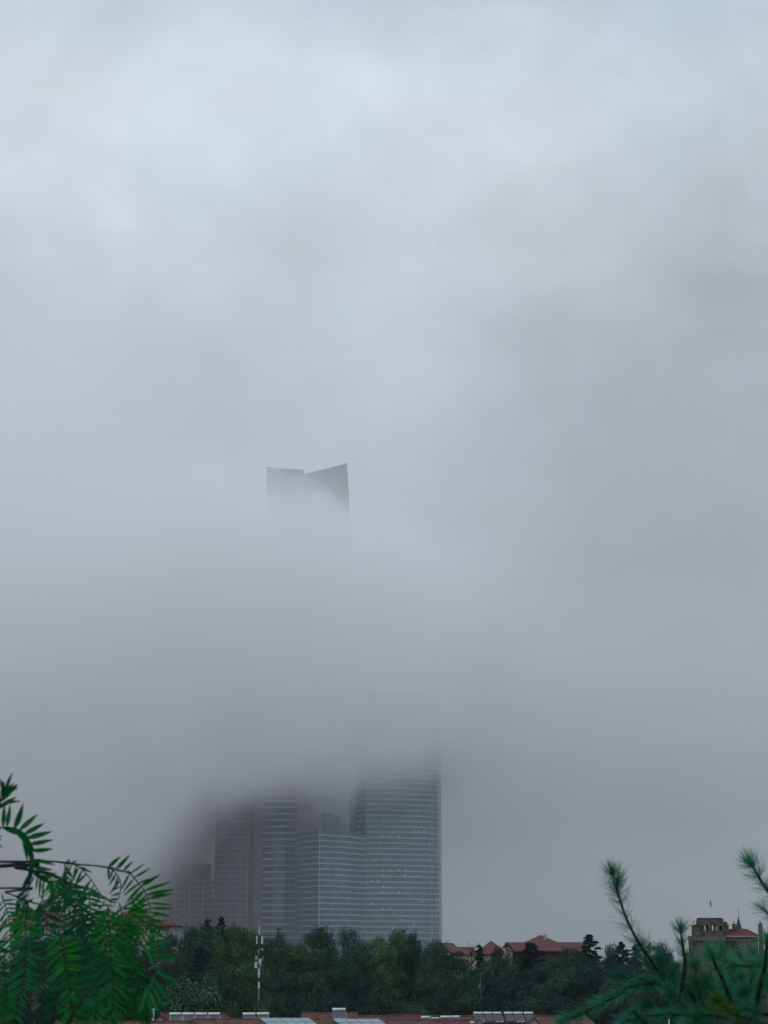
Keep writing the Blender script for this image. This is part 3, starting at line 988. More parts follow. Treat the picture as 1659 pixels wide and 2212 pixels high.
# a bare wispy tree beside the long roof
p = at(1018, 2036, 436)
bt = thing('bare_tree', 'thin bare twiggy tree standing in front of the long brownish roof', 'tree', (p.x, p.y, ground(p.x, p.y)))
mb = MB()
g0 = Vector(bt.location)
hh = p.z - g0.z
mb.tube([g0 - Vector((0, 0, .4)), g0 + Vector((.1, 0, hh * .5)), g0 + Vector((-.1, 0, hh * .8))], [.12, .08, .03], 5)
mb.build('trunk', M['bark'], bt)
mb = MB()
rg = random.Random(5)
for k in range(34):
    q = rg.uniform(.45, .8)
    a = g0 + Vector((0, 0, hh * q))
    an = rg.uniform(0, 6.28)
    l = rg.uniform(.8, 2.3)
    e = a + Vector((math.cos(an) * l * .8, math.sin(an) * l * .5, l * rg.uniform(.5, 1.0)))
    mb.tube([a, (a + e) / 2 + Vector((rg.uniform(-.1, .1), 0, .1)), e], [.04, .03, .012], 4)
    for _ in range(3):
        leaf_quad(mb, e + Vector((rg.gauss(0, .15), rg.gauss(0, .15), rg.gauss(0, .15))), Vector((rg.gauss(0, 1), -1, rg.gauss(0, 1))), .16, rg)
mb.build('crown', M['bark'], bt)

# ------------------------------------------------------------------ antenna mast, second antenna, lamp pole
def rbox(mb, px0, px1, py0, py1, Y, dep=0.3, dy=0.0):
    a = at(px0, py1, Y)
    b = at(px1, py0, Y)
    mb.box((a.x, Y + dy - dep / 2, a.z), (b.x, Y + dy + dep / 2, b.z))
    return mb

YM = 352.0
pm = at(560.5, 2001, YM)
ms = thing('antenna_mast', 'white telecom mast hung with pale panel boxes rising out of the trees', 'antenna mast', (pm.x, YM, ground(pm.x, YM)))
zs = [at(560, y_, YM).z for y_ in (2019, 2048, 2092, 2112, 2121, 2134)]
gz = ground(pm.x, YM)
MB().tube([(pm.x, YM, zs[0]), (pm.x, YM, pm.z)], [.13, .09], 8).build('whip', M['mast_white'], ms)
MB().tube([(pm.x, YM, zs[2]), (pm.x, YM, zs[0] - .004)], [.16, .14], 8).build('upper_pole', M['black_metal'], ms)
mb = MB().tube([(pm.x, YM, zs[3]), (pm.x, YM, zs[2] - .004)], .18, 8)
mb.tube([(pm.x, YM, zs[5]), (pm.x, YM, zs[4])], .17, 8)
mb.build('lower_pole', M['mast_white'], ms)
MB().tube([(pm.x, YM, zs[4] - .004), (pm.x, YM, zs[3] - .004)], .15, 8).build('pole_joint', M['black_metal'], ms)
MB().tube([(pm.x, YM, gz - .5), (pm.x, YM, zs[5] - .004)], .19, 8).build('pole_base', M['yellow_pole'], ms)
for x0, x1, y0, y1, m_ in ((553.3, 556.3, 2022, 2039, 'mast_white'), (564, 568.4, 2022, 2039, 'mast_white'),
                           (557.2, 560.8, 2050.5, 2059, 'mast_grey'), (564, 568.2, 2048, 2054, 'mast_grey'), (551, 556.8, 2064.5, 2073.5, 'mast_grey'),
                           (559.3, 564.8, 2071, 2082.5, 'mast_white'), (566.8, 568.6, 2066, 2075, 'mast_grey'), (550, 556.2, 2077, 2091, 'mast_white'), (560.5, 564.2, 2084, 2090, 'mast_grey')):
    dy = -.36 if 558 < (x0 + x1) / 2 < 563 else 0
    rbox(MB(), x0, x1, y0, y1, YM, .28, dy).build('antenna_panel', M[m_], ms)
mb = MB()
for y_ in (2026, 2036, 2052, 2068, 2080, 2088):
    a, b = at(553, y_, YM), at(567, y_, YM)
    mb.tube([(a.x, YM + .17, a.z), (b.x, YM + .17, a.z)], .04, 5)
mb.build('mounting_arms', M['black_metal'], ms)
rbox(MB(), 557.4, 563.4, 2021, 2030, YM, .3, .34).build('radio_unit', M['black_metal'], ms)

YN = 452.0
pn = at(601, 2003, YN)
an_ = thing('antenna_mast', 'small cluster of thin dark antenna panels just above the skyline trees', 'antenna mast', (pn.x, YN, ground(pn.x, YN)))
MB().tube([(pn.x, YN, ground(pn.x, YN) - .5), (pn.x, YN, at(600, 2006, YN).z)], .12, 6).build('pole', M['black_metal'], an_)
for x0, x1, y0, y1 in ((596.6, 597.3, 2004, 2015), (598.3, 600.3, 2003, 2010), (601.4, 603.2, 2003, 2016), (605.4, 606.9, 2003, 2011)):
    rbox(MB(), x0, x1, y0, y1, YN, .25, -.3).build('antenna_panel', M['black_metal'], an_)
rbox(MB(), 604.4, 605.6, 2012, 2015, YN, .2, -.3).build('equipment_box', M['mast_grey'], an_)
mb = MB()
for y_ in (2006.5, 2009):
    a, b = at(596.6, y_, YN), at(606.5, y_, YN)
    mb.tube([(a.x, YN - .15, a.z), (b.x, YN - .15, a.z)], .05, 5)
mb.build('mounting_arms', M['black_metal'], an_)

YL = 350.0
pl = at(1037.5, 2101, YL)
lp = thing('lamp_pole', 'thin ochre lamp pole with a short side arm in front of the dark trees', 'lamp pole', (pl.x, YL, ground(pl.x, YL)))
MB().tube([(pl.x, YL, ground(pl.x, YL) - .4), (pl.x, YL, pl.z)], [.07, .05], 6).build('pole', M['yellow_pole'], lp)
pe = at(1048.5, 2101.6, YL)
MB().tube([(pl.x + .1, YL, pl.z - .05), (pe.x, YL, pe.z)], .035, 6).build('arm', M['mast_grey'], lp)
rbox(MB(), 1034.5, 1037.0, 2128, 2133.5, YL, .3, -.3).build('switch_box', M['mast_grey'], lp)

# ------------------------------------------------------------------ houses
def hip_roof(mb, x0, x1, y0, y1, z0, z1, inset, th=0.18):
    """hipped roof over a rectangle, ridge along x"""
    ym = (y0 + y1) / 2
    A, B, C, D_ = (x0, y0, z0), (x1, y0, z0), (x1, y1, z0), (x0, y1, z0)
    if inset * 2 >= (x1 - x0) - 0.01:
        Rr = ((x0 + x1) / 2, ym, z1)
        for q in ((A, B, Rr), (B, C, Rr), (C, D_, Rr), (D_, A, Rr)):
            mb.poly(q)
    else:
        R1, R2 = (x0 + inset, ym, z1), (x1 - inset, ym, z1)
        mb.poly((A, B, R2, R1)); mb.poly((C, D_, R1, R2)); mb.poly((D_, A, R1)); mb.poly((B, C, R2))
    lo_ = [(p_[0], p_[1], z0 - th) for p_ in (A, B, C, D_)]
    mb.poly((lo_[0], lo_[1], B, A)); mb.poly((lo_[1], lo_[2], C, B)); mb.poly((lo_[2], lo_[3], D_, C)); mb.poly((lo_[3], lo_[0], A, D_))
    mb.poly(lo_[::-1])
    return mb

def gable_roof(mb, x0, x1, y0, y1, z0, z1, th=0.16):
    """pitched roof slabs, ridge along x"""
    ym = (y0 + y1) / 2
    for ya in (y0, y1):
        P_ = [(x0, ya, z0), (x1, ya, z0), (x1, ym, z1), (x0, ym, z1)]
        Q_ = [(x_, y_, z_ - th) for x_, y_, z_ in P_]
        if ya == y1:
            P_, Q_ = P_[::-1], Q_[::-1]
        mb.poly(P_); mb.poly(Q_[::-1])
        for i in range(4):
            j = (i + 1) % 4
            mb.poly((Q_[i], Q_[j], P_[j], P_[i]))
    return mb

def gable_roof_y(mb, x0, x1, y0, y1, z0, z1, th=0.16):
    """pitched roof slabs, ridge along y"""
    xm = (x0 + x1) / 2
    for xa in (x0, x1):
        P_ = [(xa, y0, z0), (xm, y0, z1), (xm, y1, z1), (xa, y1, z0)]
        Q_ = [(x_, y_, z_ - th) for x_, y_, z_ in P_]
        if xa == x0:
            P_, Q_ = P_[::-1], Q_[::-1]
        mb.poly(P_); mb.poly(Q_[::-1])
        for i in range(4):
            j = (i + 1) % 4
            mb.poly((Q_[i], Q_[j], P_[j], P_[i]))
    return mb

def gable_wall(mb, xa, xb, y0, y1, z0, ze, zr):
    """house body with gable ends at both x ends"""
    ym = (y0 + y1) / 2
    L_ = [(xa, y0, z0), (xa, y1, z0), (xa, y1, ze), (xa, ym, zr), (xa, y0, ze)]
    R_ = [(xb, q[1], q[2]) for q in L_]
    mb.poly(L_[::-1]); mb.poly(R_)
    for i in range(5):
        j = (i + 1) % 5
        mb.poly((L_[i], L_[j], R_[j], R_[i]))
    return mb

def X(px, Y, py=2030):
    return at(px, py, Y).x
def Z(py, Y, px=900):
    return at(px, py, Y).z

# --- big red roofed house on the hill
YH = 474.0
gz = 9.6
hb = thing('villa', 'big villa on the hill with long dusty red roof, cream chimney and half timbered gable', 'house', (X(1170, YH), YH, gz))
xa, xb = X(1096, YH), X(1262, YH)
ze, zr = Z(2053.5, YH), Z(2035.3, YH)
gable_roof(MB(), xa - .5, xb + .4, YH - 4.2, YH + 4.2, ze, zr, .22).build('roof', M['red_tile'], hb)
gable_wall(MB(), xa, xb, YH - 3.4, YH + 3.4, gz, ze + .25, zr - .45).build('wall', M['red_wall'], hb)
# cross gable at the left end facing the camera a little
gx0, gx1 = X(1084.5, YH - 5), X(1110, YH - 5)
gw = MB()
zge, zgr = Z(2054, YH - 5), Z(2035.6, YH - 5)
xm = (gx0 + gx1) / 2 - .25
gw.poly([(gx0 + .35, YH - 5, gz), (gx1 - .35, YH - 5, gz), (gx1 - .35, YH - 5, zge), (xm, YH - 5, zgr - .45), (gx0 + .35, YH - 5, zge)])
gw.poly([(gx0 + .35, YH - 5, gz), (gx0 + .35, YH - 5, zge), (gx0 + .35, YH - 1, zge), (gx0 + .35, YH - 1, gz)])
gw.poly([(gx1 - .35, YH - 5, gz), (gx1 - .35, YH - 1, gz), (gx1 - .35, YH - 1, zge), (gx1 - .35, YH - 5, zge)])
gwo = gw.build('gable_wall', M['cream'], hb)
tb = MB()
for a, b in (((xm, zgr - .6), (xm, zge - 3)), ((gx0 + .9, zge + .1), (gx1 - .9, zge + .1)), ((xm - 1.0, zge + .1), (xm + .1, zge - 2)), ((xm + .9, zge + .1), (xm + .05, zge - 1.4))):
    tb.tube([(a[0], YH - 5.08, a[1]), (b[0], YH - 5.08, b[1])], .13, 4)
tb.build('timber_frame', M['timber'], gwo)
rb = MB()
for s_ in (0, 1):
    xo = gx0 - .25 if s_ == 0 else gx1 + .25
    P_ = [(xo, YH - 5.5, zge - .15), (xm, YH - 5.5, zgr), (xm, YH - .5, zgr), (xo, YH - .5, zge - .15)]
    if s_ == 0:
        P_ = P_[::-1]
    Q_ = [(q[0], q[1], q[2] - .2) for q in P_]
    rb.poly(P_); rb.poly(Q_[::-1])
    for i in range(4):
        j = (i + 1) % 4
        rb.poly((Q_[i], Q_[j], P_[j], P_[i]))
rb.build('gable_roof', M['maroon_tile'], hb)
bh = MB()
hip_roof(bh, X(1130, YH + 7), X(1206, YH + 7), YH + 3.0, YH + 11, Z(2037, YH + 7), Z(2019.5, YH + 7), 99)
bh.build('upper_roof', M['red_tile'], hb)
boxpart('upper_wall', M['red_wall'], hb, ((X(1136, YH + 7), YH + 4.3, gz), (X(1200, YH + 7), YH + 10.4, Z(2037, YH + 7) - .19)))
cx0, cx1 = X(1174.6, YH + 5), X(1181.4, YH + 5)
ch = boxpart('chimney', M['cream'], hb, ((cx0, YH + 4.6, Z(2034, YH + 5)), (cx1, YH + 5.4, Z(2019, YH + 5))))
boxpart('flashing', M['red_wall'], ch, ((cx0 - .12, YH + 4.5, Z(2036.5, YH + 5)), (cx1 + .12, YH + 5.5, Z(2033.6, YH + 5))))
# --- red pyramid roof
YP = 482.0
hp = thing('villa', 'small house under a red pyramid roof left of the big red roof', 'house', (X(1062, YP), YP, gz))
hip_roof(MB(), X(1026, YP), X(1096, YP), YP - 4, YP + 4, Z(2060, YP), Z(2031.5, YP), 99).build('roof', M['red_tile'], hp)
boxpart('wall', M['cream'], hp, ((X(1031, YP), YP - 3.3, gz), (X(1091, YP), YP + 3.3, Z(2060, YP) - .19)))
# --- long low brownish roof
YQ = 470.0
hq = thing('bungalow', 'long low house with a brownish red roof left of the pyramid roof', 'house', (X(1000, YQ), YQ, gz))
x0, x1 = X(945, YQ), X(1030, YQ)
mb = MB()
zl_, zr_ = Z(2036.5, YQ), Z(2045.5, YQ)
hip_roof(mb, x0 - 1.5, X(1000, YQ), YQ - 3.5, YQ + 3.5, Z(2058, YQ), zl_, 2.2)
mb.build('roof', M['brown_tile'], hq)
mb = MB()
hip_roof(mb, X(972, YQ) , x1, YQ - 3.0, YQ + 3.2, Z(2062, YQ), zr_, .8)
mb.build('lower_roof', M['brown_tile'], hq)
boxpart('wall', M['cream'], hq, ((x0, YQ - 2.6, gz), (x1 - .5, YQ + 2.6, Z(2062, YQ) - .19)))
# --- left house with pavilion, behind the hanging leaves
YW = 470.0
hw = thing('villa', 'red roofed white house with open flat roofed porch, beside the hanging leaves at left', 'house', (X(280, YW), YW, gz))
hip_roof(MB(), X(205, YW), X(386, YW), YW - 4.0, YW + 4.0, Z(1998.5, YW), Z(1986.5, YW), 1.6).build('roof', M['orange_tile'], hw)
hip_roof(MB(), X(232, YW), X(330, YW), YW + 2.0, YW + 9.0, Z(1990, YW), Z(1967, YW), 3.0).build('upper_roof', M['red_tile'], hw)
boxpart('wall', M['white_wall'], hw, ((X(215, YW), YW - 3.2, gz), (X(362, YW), YW + 8.5, Z(1998.5, YW) - .19)))
boxpart('porch_roof', M['red_wall'], hw, ((X(368, YW - 4), YW - 7.5, Z(2004, YW - 4)), (X(395, YW - 4), YW - 3.3, Z(2000.5, YW - 4))))
for px in (371, 380.5, 389.5):
    boxpart('porch_post', M['white_wall'], hw, ((X(px - 1.3, YW - 5), YW - 6.6, gz), (X(px + 1.3, YW - 5), YW - 6.2, Z(2004, YW - 4) - .004)))
boxpart('balustrade', M['white_wall'], hw, ((X(372.5, YW - 5), YW - 6.5, gz), (X(388, YW - 5), YW - 6.3, Z(2013, YW - 5))))
for px in (222, 240, 258, 276, 294, 312, 330, 347):
    f_ = boxpart('window', M['white_metal'], hw, ((X(px - 4, YW), YW - 3.28, Z(2018, YW)), (X(px + 4, YW), YW - 3.1, Z(2004, YW))))
    boxpart('pane', M['dark_void'], f_, ((X(px - 3.2, YW), YW - 3.32, Z(2017, YW)), (X(px + 3.2, YW), YW - 3.27, Z(2005, YW))))
hw2 = thing('villa', 'house with a dusty red roof at far left, glimpsed between hanging leaflets', 'house', (X(95, YW + 4), YW + 4, gz))
hip_roof(MB(), X(20, YW + 4), X(160, YW + 4), YW, YW + 9, Z(1998, YW + 4), Z(1966, YW + 4), 3.2).build('roof', M['red_tile'], hw2)
boxpart('wall', M['white_wall'], hw2, ((X(28, YW + 4), YW + .8, gz), (X(152, YW + 4), YW + 8.2, Z(1998, YW + 4) - .19)))
for px in (45, 68, 92, 116, 138):
    f_ = boxpart('window', M['white_metal'], hw2, ((X(px - 4, YW), YW + .72, Z(2020, YW)), (X(px + 4, YW), YW + .9, Z(2004, YW))))
    boxpart('pane', M['dark_void'], f_, ((X(px - 3.2, YW), YW + .68, Z(2019, YW)), (X(px + 3.2, YW), YW + .73, Z(2005, YW))))

# --- houses along the bottom edge, seen from above
def yard_house(label, px0, px1, yr, ye, Y, mroof, depth=4.6, gable_left=True, wallm='grey_wall', hipend=False):
    """gabled house, ridge along x at depth Y, front eave nearer; ye is the eave row on the picture"""
    x0, x1 = at(px0, yr, Y).x, at(px1, yr, Y).x
    zr = Z(yr, Y)
    ze = zr - depth * 0.52
    root = thing('house', label, 'house', ((x0 + x1) / 2, Y, 0))
    if hipend:
        ym = Y
        mb = MB()
        A, B, C, D_ = (x0, Y - depth, ze), (x1 + depth * .55, Y - depth, ze), (x1 + depth * .55, Y + depth, ze), (x0, Y + depth, ze)
        R1, R2 = (x0, Y, zr), (x1, Y, zr)
        mb.poly((A, B, R2, R1)); mb.poly((C, D_, R1, R2)); mb.poly((B, C, R2))
        lo_ = [(q[0], q[1], q[2] - .17) for q in (A, B, C, D_)]
        r_ = (x0, Y, zr - .17)
        mb.poly((lo_[0], lo_[1], B, A)); mb.poly((lo_[1], lo_[2], C, B)); mb.poly((lo_[2], lo_[3], D_, C))
        mb.poly((A, R1, r_, lo_[0])); mb.poly((R1, D_, lo_[3], r_))
        mb.build('roof', M[mroof], root)
        xe = x1 - .1
    else:
        gable_roof(MB(), x0, x1, Y - depth, Y + depth, ze, zr).build('roof', M[mroof], root)
        xe = x1 - .25
    gable_wall(MB(), x0 + .28, xe, Y - depth + .5, Y + depth - .5, -.3, ze + .08, zr - .2).build('wall', M[wallm], root)
    # ridge caps and barge boards
    MB().tube([(x0 - .02, Y, zr + .03), (x1 + .02, Y, zr + .03)], .11, 6).build('ridge_cap', M[mroof], root)
    bb = MB()
    bb.tube([(x0 - .06, Y, zr - .07), (x0 - .06, Y - depth - .05, ze - .07)], .11, 4)
    bb.build('barge_board', M['maroon_tile'], root)
    return root, x0, x1, zr, ze

def front_gable(root, px0, px1, pyr, pye, Y, mroof='brown_tile', wallm='white_wall', back=2.5):
    """small dormer-like gable facing the camera, part of the house"""
    x0, x1 = at(px0, pye, Y).x, at(px1, pye, Y).x
    zr, ze = Z(pyr, Y), Z(pye, Y)
    gable_roof_y(MB(), x0, x1, Y - .25, Y + back, ze, zr, .14).build('gable_roof', M[mroof], root)
    mb = MB()
    xm = (x0 + x1) / 2
    pts = [(x0 + .3, ze - 1.5), (x1 - .3, ze - 1.5), (x1 - .3, ze + .12), (xm, zr - .26), (x0 + .3, ze + .12)]
    mb.poly([(a, Y, b) for a, b in pts])
    mb.poly([(a, Y + .25, b) for a, b in pts[::-1]])
    mb.build('gable_wall', M[wallm], root)

def roof_z(zr, Y, y):              # height of the front slope at depth y
    return zr - (Y - y) * 0.52

YR = 300.0
hA, ax0, ax1, azr, aze = yard_house('maroon roofed house carrying four water heaters, lower left', 346, 485, 2188.6, 2209, YR, 'maroon_tile', 4.2, hipend=True)
front_gable(hA, 330, 361, 2190.0, 2207, YR - 3.4, 'maroon_tile', 'grey_wall')
hB, bx0, bx1, bzr, bze = yard_house('brown roofed house with a pale panel array on its right, bottom left centre', 415, 690, 2202.0, 2212, YR - 8, 'brown_tile', 4.0)
front_gable(hB, 404, 426, 2201.5, 2214, YR - 11.5, 'brown_tile', 'grey_wall')
hC, cx0_, cx1_, czr, cze = yard_house('brown roofed house carrying the single raised water heater', 652, 772, 2188.6, 2212, YR + 4, 'brown_tile', 4.4)
hD, dx0, dx1, dzr, dze = yard_house('maroon roofed house with a clean straight ridge, bottom centre right', 842, 908, 2192.6, 2212, YR + 2, 'maroon_tile', 4.0)
front_gable(hD, 830, 850, 2193.5, 2207, YR - 2.6, 'maroon_tile', 'white_wall')
hE, ex0, ex1, ezr, eze = yard_house('low brown roofed house behind the short row of four water tanks', 905, 1030, 2195.4, 2212, YR + 1, 'brown_tile', 4.0)
hF, f0_, f1_, fzr, fze = yard_house('house half hidden under the long row of six water heaters', 1018, 1160, 2193.0, 2212, YR + 3, 'maroon_tile', 4.2)
front_gable(hF, 1017, 1050, 2199.6, 2214, YR - 4.5, 'brown_tile', 'white_wall')
hG, g0_, g1_, gzr, gze = yard_house('weathered brown roofed house under the lowest pine branch, bottom right', 1157, 1268, 2196.0, 2212, YR, 'brown_tile', 4.2, hipend=True)
front_gable(hG, 1138, 1170, 2197, 2214, YR - 4.6, 'maroon_tile', 'white_wall')
hH, h0_, h1_, hzr, hze = yard_house('house showing only a strip of brown ridge under the widest panel array', 836, 1015, 2204.2, 2214, YR - 10, 'brown_tile', 3.6)
hI, i0_, i1_, izr, ize = yard_house('house with a faded brown ridge at the bottom left under the leaves', 120, 412, 2207.0, 2214, YR - 10, 'brown_tile', 3.6)
hJ, j0_, j1_, jzr, jze = yard_house('pale low annex between the single heater house and the maroon roof', 764, 845, 2195.2, 2212, YR + 6, 'brown_tile', 3.0)

def heater(px0, px1, pyt, Y, label, group, drop=9.0, slant=4.0, rail='steel', tank='tank', th=5.6):
    """solar water heater: tank lying along x over a slanting bed of vacuum tubes, standing on the roof"""
    a, b = at(px0, pyt, Y), at(px1, pyt, Y)
    r = th * mpp(Y) / 2
    zc = a.z - r
    dz_ = drop * mpp(Y)
    sx = slant * mpp(Y)
    yb = Y - dz_ * 1.05
    root = thing('solar_water_heater', label, 'water heater', ((a.x + b.x) / 2, Y, zc - r - dz_), group)
    tk = MB().tube([(a.x + .05, Y, zc), (b.x - .05, Y, zc)], r, 14).build('tank', M[tank], root, smooth=False)
    ec = MB()
    ec.tube([(a.x, Y, zc), (a.x + .05, Y, zc)], [r * .82, r * 1.02], 14)
    ec.tube([(b.x - .05, Y, zc), (b.x, Y, zc)], [r * 1.02, r * .82], 14)
    ec.build('end_cap', M['tank_cap'], tk)
    x0, x1 = a.x + .07, b.x - .07
    T0, T1 = Vector((x0, Y - r * .3, zc - r * .9)), Vector((x1, Y - r * .3, zc - r * .9))
    B0, B1 = Vector((x0 + sx, yb, zc - r - dz_)), Vector((x1 + sx, yb, zc - r - dz_))
    n_ = 14
    tu = MB()
    for i in range(n_):
        q = (i + .5) / n_
        tu.tube([T0.lerp(T1, q), B0.lerp(B1, q)], (x1 - x0) / n_ * .46, 6)
    tu.build('vacuum_tubes', M['tubes'], root)
    bk = MB()
    off = Vector((0, .09, -.06))
    bk.quad(T0 + off, B0 + off, B1 + off, T1 + off)
    bk.quad(T0 + off * 1.3, T1 + off * 1.3, B1 + off * 1.3, B0 + off * 1.3)
    bk.build('backing_sheet', M['steel'], root)
    fr = MB()
    for Tq, Bq in ((T0, B0), (T1, B1)):
        fr.tube([Tq + off, Bq + off * .5], .045, 4)
        fr.tube([Tq + Vector((0, .35, 0)), Vector((Tq.x, Tq.y + .38, zc - r - dz_ - .5))], .035, 4)
    fr.tube([B0, B1], .06, 4)
    fr.build('frame', M[rail], root)
    return root

nth = ('first', 'second', 'third', 'fourth', 'fifth', 'sixth')
for i, (p0_, p1_) in enumerate(((365.5, 391.8), (393.4, 419.6), (421.6, 447.6), (449.6, 475.6))):
    heater(p0_, p1_, 2187.1, YR - 2.2, nth[i] + ' from left of four white water heaters on the lower left maroon roof', 'water heaters on the left maroon roof', 15.5, 6.0, 'white_metal')
heater(524, 552.2, 2187.2, YR - 6.5, 'left one of the pair of white water heaters beside the brownish domed tree', 'pair of water heaters', 9, 0.5)
heater(554.2, 581.8, 2186.8, YR - 6.5, 'right one of the pair of white water heaters beside the brownish domed tree', 'pair of water heaters', 9, 0.5)
heater(717.6, 747, 2177.3, YR + 2.0, 'single water heater standing highest, alone on the brown roof', 'single water heater', 16, 4.0)
heater(909, 930, 2194.6, YR - 1.6, 'first from the left of the low white tanks beside the maroon ridge', 'short row of water heaters', 5, 1.5, th=5)
heater(931.5, 949, 2197.4, YR - 2.0, 'thin second tank of the short low row, sitting lower than its neighbours', 'short row of water heaters', 4, 1.0, th=3)
heater(950.5, 973.6, 2194.2, YR - 1.6, 'stained third tank of the short low row', 'short row of water heaters', 7, 3.0, th=4.6)
heater(974.5, 993.2, 2193.8, YR - 1.6, 'last tank on the right of the short low row, above blue tubes', 'short row of water heaters', 7, 3.0, th=4.8)
for i, (p0_, p1_) in enumerate(((1022.5, 1043), (1044, 1063), (1064.5, 1083), (1088, 1108), (1109, 1129), (1131, 1152))):
    heater(p0_, p1_, 2185.6, YR + 0.5, nth[i] + ' from the left in the long row of six water heaters', 'long row of six water heaters', 15.5, 5.0, 'red_wall' if i % 2 else 'steel', th=4.9)
heater(1012.5, 1025, 2206.5, YR - 6.5, 'small white tank low beside the white dormer gable', 'single water heater', 4, .5, th=5)

def panel_array(px0, px1, pyt, pyb, Y, cols, rows, label, skew=16):
    a, b = at(px0, pyt, Y), at(px1, pyt, Y)
    zt_, dz_ = a.z, (pyb - pyt) * mpp(Y) * 1.5
    yb = Y - dz_ * 1.6
    sk = skew * mpp(Y) * 1.5
    T0, T1 = Vector((a.x, Y, zt_)), Vector((b.x, Y, zt_))
    B0, B1 = Vector((a.x + sk, yb, zt_ - dz_)), Vector((b.x + sk, yb, zt_ - dz_))
    root = thing('solar_panel_array', label, 'solar panels', ((a.x + b.x) / 2, Y, zt_ - dz_), 'pale panel arrays')
    def Pq(u, v):
        return T0.lerp(T1, u).lerp(B0.lerp(B1, u), v)
    nrm = (T1 - T0).cross(B0 - T0).normalized()
    if nrm.z < 0:
        nrm = -nrm
    for i in range(cols):
        for j in range(rows):
            g_ = .035
            u0, u1, v0, v1 = (i + g_) / cols, (i + 1 - g_) / cols, (j + .06) / rows, (j + .94) / rows
            q = [Pq(u0, v0), Pq(u0, v1), Pq(u1, v1), Pq(u1, v0)]
            mb = MB()
            up_ = [p_ + nrm * .07 for p_ in q]
            mb.poly(up_); mb.poly(q[::-1])
            for k in range(4):
                mb.poly((q[k], q[(k + 1) % 4], up_[(k + 1) % 4], up_[k]))
            mb.build('panel', M['panel_glass'], root)
    fr = MB()
    for i in range(cols + 1):
        fr.tube([Pq(i / cols, 0) - nrm * .06, Pq(i / cols, 1) - nrm * .06], .05, 4)
    for j in range(rows + 1):
        fr.tube([Pq(0, j / rows) - nrm * .06, Pq(1, j / rows) - nrm * .06], .05, 4)
    for u in (0.02, .5, .98):
        for v in (.05, .95):
            p_ = Pq(u, v)
            fr.tube([p_ - nrm * .06, p_ - Vector((0, 0, 1.6))], .045, 4)
    fr.build('frame', M['black_metal'], root)
panel_array(559, 668, 2199.2, 2210.5, YR - 12.5, 5, 2, 'pale flat panels at the bottom edge left of the single raised heater')
panel_array(717, 818, 2201.2, 2212, YR - 13.0, 4, 2, 'pale flat panels at the bottom edge below the single raised heater')

# white vent post and a pale pole
YV = 296.0
vp = thing('vent_post', 'white vent post with a flat cap beside the hanging leaf tips', 'vent', (X(331, YV, 2190), YV, 0))
rbox(MB(), 327.8, 333.4, 2181.6, 2204, YV, .4).build('shaft', M['white_metal'], vp)
boxpart('base', M['grey_wall'], vp, ((X(326, YV, 2190), YV - .5, -.2), (X(336, YV, 2190), YV + .5, Z(2204, YV) - .003)))
rbox(MB(), 322, 340, 2178.4, 2181.5, YV, 1.0).build('cap', M['white_metal'], vp)
YO = 280.0
pp = thing('pole', 'thin white pole poking up through the needles at the bottom right', 'pole', (X(1445, YO, 2200), YO, 0))
MB().tube([(X(1445, YO, 2200), YO, -.3), (X(1445, YO, 2200), YO, Z(2203, YO))], .07, 6).build('shaft', M['white_metal'], pp)
MB().tube([(X(1445, YO, 2200), YO, Z(2203, YO)), (X(1445, YO, 2200), YO, Z(2203, YO) + .08)], [.1, .03], 6).build('cap', M['white_metal'], pp)

# ------------------------------------------------------------------ the stone castle villa
YC = 480.0
def cxp(zx): return at(1453.8 + zx * .12367, 2000, YC).x
def czp(zy): return at(1560, 1892.7 + zy * .12367, YC).z
gzc = 9.6
ca = thing('castle_villa', 'brown stone castle villa with an open arched tower and red hipped roof, far right', 'castle', (cxp(620), YC, gzc))
def cbox(mb, zx0, zx1, zy0, zy1, y0, y1):
    mb.box((cxp(zx0), y0, czp(zy1)), (cxp(zx1), y1, czp(zy0)))
    return mb
UW = (cxp(100) - cxp(0)) / 100.0
dT = 570 * UW
cbox(MB(), 342, 908, 1132, 1132 + 10, YC, YC + 1)
tw = MB()
tw.box((cxp(342), YC, gzc - .3), (cxp(908), YC + dT, czp(1128)))
tw.build('tower_wall', M['stone'], ca)
pr = MB()
cbox(pr, 332, 916, 1050, 1127, YC - .12, YC + dT + .12)
tpar = pr.build('tower_parapet', M['stone_light'], ca)
cs = MB()
for i in range(15):
    a = 338 + i * 39
    cbox(cs, a, a + 22, 1128, 1146, YC - .2, YC - .004)
cs.build('corbels', M['stone_dark'], tpar)
cbox(MB(), 330, 918, 1044, 1049.6, YC - .16, YC + dT + .16).build('coping', M['stone_dark'], tpar)
